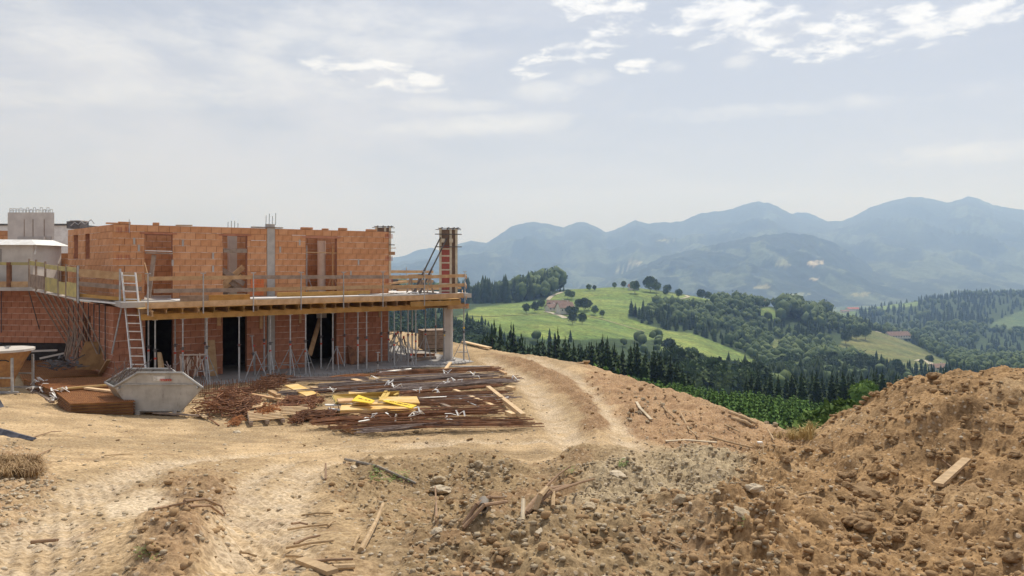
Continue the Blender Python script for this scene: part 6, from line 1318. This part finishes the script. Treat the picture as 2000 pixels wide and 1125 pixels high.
for (x, y, w_, k, l_, fl) in [(861,966,54,'stone_pale','flat pale boulder in the trench below the rubble heap',.5),(856,944,34,'stone_grey','grey angular block behind the flat pale boulder',.9),(852,1046,24,'stone_pale','smooth white stone low in the middle foreground',.8),(934,914,22,'stone_grey','grey block on top of the rubble heap',1),(920,928,20,'stone_grey','grey stone on the left of the rubble heap',.9),(952,918,14,'stone_grey','small block right on top of the rubble heap',1),
   (925,975,16,'stone_pale','yellowish stone right of the flat boulder',.8),(1331,987,34,'stone_grey','dark slab standing in the grey gravel bank',.9),(1250,962,22,'stone_grey','grey splinter in the gravel bank',.8),(1450,1012,38,'stone_grey','flat grey slab low on the gravel bank',.4),(1402,965,20,'stone_pale','pale stone in the gravel bank',.6),(1480,965,48,'stone_pale','pale yellow rock at the foot of the right heap',.7),(1455,958,30,'stone_brown','brown rock left of the pale yellow rock',.8),
   (1053,1046,26,'stone_pale','pale flat stone in the rough centre foreground',.5),(1153,998,36,'stone_grey','long grey stone on the left of the gravel bank',.5),(1208,930,34,'stone_pale','pale slab on the crest of the gravel bank',.35),(690,916,20,'stone_pale','grey white stone beside the hose end',.6),(654,843,13,'stone_grey','small square stone before the left bars',.9),(813,846,14,'stone_grey','small square stone before the right bars',.9),(918,861,13,'stone_brown','flat brown clod on the sandy turn',.5),
   (75,1080,14,'stone_pale','two toned pebble in the left foreground',.7),(42,1018,16,'stone_pale','pale angular stone on the left verge',.8),(545,998,16,'stone_pale','white stone lying on the middle wheel track',.5),(524,998,10,'stone_brown','small brown clod beside the white stone',.8),(433,943,15,'stone_brown','brown clod at the head of the middle hump',1),(382,1052,26,'stone_pale','pale slab on the middle hump',.35),(276,1040,18,'stone_brown','dark clod on the left side of the middle hump',.9),(106,955,12,'stone_pale','white stone on the left bank',.8),
   (462,846,16,'stone_pale','pale stone lying before the wire ball',.6),(222,822,12,'stone_pale','flat white stone before the skip shadow',.4),(405,812,14,'stone_pale','white stone right of the skip foot',.6),
   (1692,1050,46,'stone_brown','large brown rock in the hollow, left of the pile',.8),(1668,1028,44,'stone_brown','large dark clod above the left rock of the hollow',.8),(1695,1020,40,'stone_brown','rounded rock in the middle of the hollow pile',.8),(1755,1058,28,'stone_brown','round cobble on the right of the hollow pile',.9),(1715,1070,22,'stone_brown','small cobble at the front of the hollow pile',.9),(1697,975,60,'stone_brown','broad earth block over the hollow',.55),(1660,958,34,'stone_brown','clod on the upper left of the hollow',.9),(1688,962,38,'stone_brown','clod beside the broad earth block',.9),
   (1617,885,34,'stone_brown','big lone clod high on the left of the right heap',.8),(1725,932,28,'stone_brown','clod above the broad earth block',.8),(1985,1100,46,'stone_brown','large brown clod in the bottom right corner',.85),(1710,1108,34,'stone_brown','pale brown boulder at the bottom below the hollow',.9),(1690,1090,26,'stone_brown','brown boulder left of the bottom one',.9),(1845,1110,34,'stone_brown','low clod at the bottom of the right heap',.7),(1985,895,30,'stone_brown','round clod at the right edge of the picture',.9),(1880,985,22,'stone_brown','round clod below the lying timber',.8),(1825,738,30,'stone_brown','pale lump on the crest of the right heap',.6),(1535,905,26,'stone_brown','brown clod at the left foot of the right heap',.8),(1905,860,18,'stone_brown','small clod right of the timber on the heap',.8),(1980,790,20,'stone_brown','clod near the top right of the heap',.8),
   (1225,1080,30,'stone_brown','clod in the lower centre right foreground',.8),(1165,1065,26,'stone_brown','brown lump right of the rough centre',.8),(985,1085,28,'stone_brown','brown lump in the bottom centre',.8),(960,1060,24,'stone_brown','broken clod over the bottom centre lump',.9)]:
    stone(x, y, w_, k, l_, flat=fl)
Zn = {}
def zone_pts(n_, boxes):
    out = []
    while len(out) < n_:
        x0, y0, x1, y1 = random.choice(boxes); out.append((random.uniform(x0, x1), random.uniform(y0, y1)))
    return out
for (n_, boxes, ks, lo, hi, l_, g_) in [
  (70, [(1640,930,1800,1090)], ['stone_brown'], 8, 24, 'rounded brown clod in the pile of the hollow at the foot of the right heap', 'clods in the hollow'),
  (75, [(1560,860,2000,1120),(1700,760,2000,900)], ['stone_brown'], 7, 22, 'brown earth clod scattered on the slope of the right heap', 'clods on the right heap'),
  (34, [(1620,740,2000,780)], ['stone_brown'], 6, 16, 'earth clod near the crest of the right heap', 'clods on the crest of the heap'),
  (60, [(870,905,1000,960)], ['stone_grey', 'stone_grey', 'stone_pale', 'stone_brown'], 6, 15, 'small broken stone of the rubble heap in the centre', 'stones of the rubble heap'),
  (60, [(700,960,1200,1120)], ['stone_brown', 'stone_grey', 'stone_pale'], 6, 18, 'stone in the rough earth of the centre foreground', 'stones in the rough centre'),
  (45, [(1150,890,1460,1010)], ['stone_grey', 'stone_pale'], 5, 13, 'small stone in the grey gravel bank', 'stones of the gravel bank'),
  (45, [(1200,1020,1560,1120)], ['stone_brown', 'stone_brown', 'stone_grey'], 7, 20, 'clod in the loose earth below the gravel bank', 'clods below the gravel bank'),
  (34, [(270,930,450,1110)], ['stone_brown', 'stone_brown', 'stone_pale'], 5, 14, 'clod on the dark hump between the wheel tracks', 'clods on the middle hump'),
  (40, [(0,930,90,1030)], ['stone_pale', 'stone_grey'], 5, 14, 'broken stone on the bank at the left edge', 'stones on the left bank'),
  (50, [(1210,760,1330,830),(1300,800,1560,880)], ['stone_brown', 'stone_grey'], 5, 14, 'stone in the reddish bank along the track', 'stones in the track bank'),
  (40, [(100,830,900,880),(560,830,1050,870)], ['stone_pale', 'stone_grey', 'stone_brown'], 4, 9, 'pebble on the sandy turn before the steel store', 'pebbles on the turn')]:
    for (x, y) in zone_pts(n_, boxes): w_ = lo+(hi-lo)*random.random()**2.2; stone(x, y, w_, random.choice(ks), l_, 'stone', g_, flat=random.uniform(.6, 1))
# gravel and crumbs nobody could count
RP = []
for i in range(8):
    rs = np.random.default_rng(900+i); bm = bmesh.new(); bmesh.ops.create_icosphere(bm, subdivisions=1, radius=1); A = np.array([v.co[:] for v in bm.verts]); A = A*(1+rs.normal(size=(len(A), 1))*.16)*np.array([1, rs.uniform(.6, 1), rs.uniform(.4, .8)]); RP.append((A, np.array([[v.index for v in f.verts] for f in bm.faces]))); bm.free()
def scatter_stones(name, n_, m, dens, smin, smax, y0=3.0, y1=30, power=3.0):
    items = []; tries = 0; jr = np.random.default_rng(hash(name) % 1000 if False else len(name)*13)
    PX = jr.uniform(-60, 2060, n_*14); YY = np.exp(jr.uniform(math.log(y0), math.log(y1), n_*14)); K = jr.uniform(0, 1, n_*14); SZ = jr.uniform(0, 1, n_*14)
    J = np.clip(np.searchsorted(PXS, PX), 1, nc-1); I = np.clip(np.searchsorted(YS, YY), 1, nr-1); d = dens(I, J); ok = np.where(K < d)[0][:n_]
    for q_ in ok:
        y = YY[q_]; x = (PX[q_]-CX)/F*y
        if y > 25 and inb[I[q_], J[q_]] > .3: continue
        r = (smin+(smax-smin)*SZ[q_]**power)*(y/8)**.35; items.append((int(q_) % 8, x, y, float(Z[I[q_], J[q_]])+r*.25, r, r, float(SZ[q_]*77)))
    print(name, len(items)); return join_trees(items, RP, name, M[m])
zs = zz
scatter_stones('earth_crumbs', 9000, 'stone_brown', lambda i, j: np.clip(zs['heap'][i, j]+.7*zs['red'][i, j]+.7*zs['hump'][i, j]+.5*zs['rough'][i, j]*(1-zs['gravel'][i, j])+.3*zs['median'][i, j], 0, 1)*.6, .008, .05)
scatter_stones('gravel', 11000, 'stone_grey', lambda i, j: np.clip(zs['gravel'][i, j]+.32*zs['rough'][i, j]+.5*zs['leftbank'][i, j]+.16*zs['yard'][i, j]+.05, 0, 1)*.6, .007, .035)
scatter_stones('pale_chippings', 5000, 'stone_pale', lambda i, j: np.clip(.5*zs['leftbank'][i, j]+.3*zs['gravel'][i, j]+.25*zs['yard'][i, j]+.2*zs['red'][i, j]+.08, 0, 1)*.6, .006, .03)
# ---- wood, roots, hoses
def stick(pp, r, m, label, cat='stick', name='stick', lift=.02, lifts=None, flat=False, r2=None):
    v = [GT(*p)+Vector((0, 0, (lifts[i] if lifts else lift))) for i, p in enumerate(pp)]; b_ = MB()
    for i, (a, c) in enumerate(zip(v[:-1], v[1:])):
        f0, f1 = 1-.35*i/len(v), 1-.35*(i+1)/len(v)
        if flat: b_.bar(a, c, r*2, r*.7)
        else: b_.tube(a, c, r*f0, 7, r*f1)
    return b_.thing(name, M[m], label, cat)
stick([(674,902),(700,908),(735,918),(770,932),(795,943),(812,953)], .024, 'pipe', 'dark plastic pipe lying over the edge of the trench', 'pipe', 'pipe', .03)
stick([(705,1082),(722,1058),(736,1035),(748,1012)], .020, 'wood_dead', 'bleached splintered piece of wood in the middle foreground', 'driftwood', 'wood_piece', .03, [.02, .05, .08, .12])
stick([(587,1103),(650,1128)], .035, 'wood_dead', 'pale broken board at the bottom edge', 'plank', 'broken_board', .03, flat=True); stick([(650,1116),(692,1114)], .02, 'wood_dead', 'thin splinter right of the broken board'); 
stick([(1832,962),(1888,912)], .042, 'wood_dead', 'weathered timber lying on the slope of the right heap', 'timber', 'timber_piece', .06, flat=True)
stick([(62,1065),(88,1063),(112,1062)], .014, 'root', 'brown stick lying alone in the left foreground'); stick([(852,1020),(852,1000),(850,975)], .012, 'root', 'thin dead stem standing before the flat boulder', lifts=[0, .06, .14]); stick([(636,938),(636,924)], .015, 'root', 'short stake in the sand left of the hose', lifts=[0, .12])
for i, pp in enumerate([[(1020,1010),(1060,975),(1090,945),(1114,924)], [(1025,1012),(1065,985),(1110,968)], [(1030,1008),(1075,990),(1130,962),(1160,948)], [(905,1036),(930,1015),(955,1000),(985,988)], [(905,1040),(945,1022),(990,1010)]]):
    stick(pp, .016, 'root', ['longest dry root rising to the right mound', 'second dry root of the bunch', 'lowest dry root of the bunch', 'curved root left of the bunch', 'lower curved root left of the bunch'][i], 'root', 'root', lifts=[.02+.05*math.sin(k_*1.3)+.03*k_ for k_ in range(len(pp))])
stick([(1045,1000),(1055,988),(1068,982),(1080,985),(1080,998)], .022, 'wood_dead', 'bent pale pipe end arching out of the earth', 'pipe', 'bent_pipe', lifts=[.01, .06, .10, .08, .02]); stick([(1021,1018),(1022,1002)], .018, 'stone_pale', 'short pale peg beside the dry roots', lifts=[0, .09], name='peg', cat='peg')
p = GT(944, 1002); b_ = MB(); i0 = 0
for k_ in range(14):
    a = 2*math.pi*k_/14; a2 = 2*math.pi*(k_+1)/14
    for (r0, r1, y0_, y1_) in [(.036, .036, -.05, .10), (.026, .026, -.05, .10)]: b_.poly([p+Vector((math.cos(a)*r0, y0_, .05+math.sin(a)*r0)), p+Vector((math.cos(a2)*r0, y0_, .05+math.sin(a2)*r0)), p+Vector((math.cos(a2)*r1, y1_, .05+math.sin(a2)*r1)), p+Vector((math.cos(a)*r1, y1_, .05+math.sin(a)*r1))])
    b_.poly([p+Vector((math.cos(a)*.026, -.05, .05+math.sin(a)*.026)), p+Vector((math.cos(a)*.036, -.05, .05+math.sin(a)*.036)), p+Vector((math.cos(a2)*.036, -.05, .05+math.sin(a2)*.036)), p+Vector((math.cos(a2)*.026, -.05, .05+math.sin(a2)*.026))])
b_.poly([p+Vector((math.cos(2*math.pi*k_/14)*.026, .1, .05+math.sin(2*math.pi*k_/14)*.026)) for k_ in range(14)]); b_.thing('pipe_end', M['pipe'], 'open end of a grey pipe looking out of the trench', 'pipe')
for i, (a, c) in enumerate([((570,1028),(600,1030)), ((562,1040),(640,1030)), ((640,1032),(655,1024)), ((575,1068),(625,1052)), ((560,1078),(652,1063)), ((560,1092),(590,1096)), ((604,1105),(690,1100)), ((1290,1062),(1330,1078)), ((1560,975),(1590,965)), ((300,1000),(360,990)), ((590,1012),(650,1008)), ((205,893),(260,890)), ((1840,905),(1860,920)), ((470,1085),(500,1094)), ((690,1075),(704,1050)), ((1150,800),(1168,790)), ((1225,775),(1250,772))]):
    stick([a, ((a[0]+c[0])/2, (a[1]+c[1])/2-2), c], .010, 'wood_dead' if i % 3 else 'root', 'thin splinter of wood lying on the open ground', 'splinter', 'wood_splinter').__setitem__('group', 'wood splinters')
for i, pp in enumerate([[(360,988),(400,992),(432,1000),(440,1012)], [(370,998),(410,1006),(436,1020)], [(100,880),(60,905),(45,920)], [(60,858),(100,850),(120,847)]]):
    stick(pp, .010, 'root', ['dark root loop on the middle hump', 'lower dark root on the middle hump', 'thin dark twig over the dry grass', 'long thin twig beside the blue tarp'][i], 'root', 'twig', lifts=[.02, .06, .05, .02][:len(pp)])
for i, pp in enumerate([[(1415,835),(1432,842),(1445,850)], [(1425,812),(1450,818),(1478,832)], [(1430,822),(1455,832),(1470,838)], [(1330,812),(1345,845),(1365,862)], [(1500,850),(1512,865)], [(1385,858),(1420,868),(1470,880)], [(1290,790),(1300,808),(1318,822)]]):
    stick(pp, .05 if i in (1, 2) else .025, 'wood_dead', ['grey root on the track bank', 'big bleached log at the brow of the bank', 'second bleached log below the brow', 'curved root down the track bank', 'short stick near the gap', 'long root at the foot of the bank', 'dark root high on the bank'][i], 'root', 'log' if i in (1, 2) else 'root', .06)
p = GT(1484, 872); b_ = MB(); b_.box(p.x-.05, p.y-.04, p.z+.05, p.x+.06, p.y+.05, p.z+.085); b_.thing('plastic_piece', M['white'], 'small bright white box lying before the gap of the two heaps', 'plastic piece')
stick([(1491,888),(1490,880)], .008, 'wood_dead', 'small pale stake below the white box', 'stake', 'stake', lifts=[0, .08])
for i, pp in enumerate([[(1243,788),(1250,800),(1262,812)], [(1262,812),(1272,822)], [(1300,866),(1340,862),(1400,870)]]): stick(pp, .04, 'stone_pale', ['pale strip of plastic up on the bank', 'lower pale strip of plastic on the bank', 'long pale lath at the foot of the bank'][i], 'strip', 'plastic_strip', .03, flat=True)
# blue tarp scraps at the left edge
b_ = MB(); pts_ = [(-30, 842), (10, 850), (40, 856), (68, 861)]
for k_ in range(3):
    a, c = GT(*pts_[k_]), GT(*pts_[k_+1]); w0 = .16-.04*k_; h0 = .14-.03*k_; b_.hexa([a+Vector((0, -w0, .02)), c+Vector((0, -w0*.8, .02)), c+Vector((0, w0*.8, .02)), a+Vector((0, w0, .02)), a+Vector((0, -w0*.3, h0)), c+Vector((0, -w0*.2, h0*.7)), c+Vector((0, w0*.3, h0*.6)), a+Vector((0, w0*.3, h0*.9))])
b_.thing('tarp', M['tarp'], 'crumpled dark blue tarp tapering off at the left edge', 'tarp')
p = GT(-6, 800); b_ = MB(); b_.hexa([p+Vector(v) for v in [(-.4, -.1, .0), (.12, -.1, .05), (.12, .1, .05), (-.4, .1, 0), (-.4, -.05, .55), (.0, -.05, .28), (.0, .08, .28), (-.4, .08, .5)]]); b_.thing('tarp', M['tarp'], 'dark blue cloth corner peeping in at the left edge', 'tarp')
# dry grass, straw and small green plants
def tuft(px0, px1, py0, py1, n_, L, m, name, label, cat, lean=(.0, 0), wid=.006, droop=.5):
    b_ = MB()
    for k_ in range(n_):
        g = GT(random.uniform(px0, px1), random.uniform(py0, py1)); l_ = L*random.uniform(.5, 1.2); t = random.uniform(0, 6.28); d = Vector((math.cos(t)*.6+lean[0], math.sin(t)*.5+lean[1], 0)); w_ = Vector((-d.y, d.x, 0)).normalized()*wid
        p1 = g+d*l_*.45+Vector((0, 0, l_*.55)); p2 = g+d*l_*1.0+Vector((0, 0, l_*(.75-droop*random.random())))
        b_.poly([g-w_, g+w_, p1+w_*.8, p1-w_*.8]); b_.poly([p1-w_*.8, p1+w_*.8, p2])
    return b_.thing(name, M[m], label, cat)
tuft(-20, 78, 900, 935, 2600, .17, 'straw', 'dry_grass_tuft', 'brown matted dry grass tuft on the left bank', 'grass tuft', (.5, -.3), .004, .9)
tuft(1540, 1588, 848, 862, 420, .27, 'grass_dry', 'dry_grass_tuft', 'yellow dry grass in the gap between bank and heap', 'grass tuft', (.1, 0), .006, .3); tuft(1510, 1550, 850, 860, 90, .2, 'grass_dry', 'dry_grass_tuft', 'thin dry grass at the end of the bank', 'grass tuft')
def sprout(px0, px1, py0, py1, n_, s_, label):
    b_ = MB()
    for k_ in range(n_):
        g = GT(random.uniform(px0, px1), random.uniform(py0, py1)); h_ = s_*random.uniform(.3, 2.2); t = random.uniform(0, 6.28)
        for j in range(3):
            t += 2.1; d = Vector((math.cos(t), math.sin(t), .35))*s_; w_ = Vector((-d.y, d.x, 0))*.32; q_ = g+Vector((0, 0, h_)); b_.poly([q_, q_+d*.5+w_, q_+d, q_+d*.5-w_])
    return b_.thing('weed', M['leaf'], label, 'weed')
sprout(720, 800, 925, 945, 130, .022, 'small green weed growing under the dark pipe'); sprout(728, 738, 915, 935, 25, .02, 'little upright green shoot left of the dark pipe'); sprout(262, 312, 1076, 1098, 60, .010, 'patch of small green grass on the middle hump'); sprout(1208, 1226, 908, 916, 40, .022, 'leafy green weed on the crest of the gravel bank'); sprout(1440, 1456, 1030, 1036, 14, .012, 'tiny green weed below the gravel bank')
sprout(1100, 1120, 918, 930, 20, .02, 'tiny weed on the small mound left of the gravel bank')
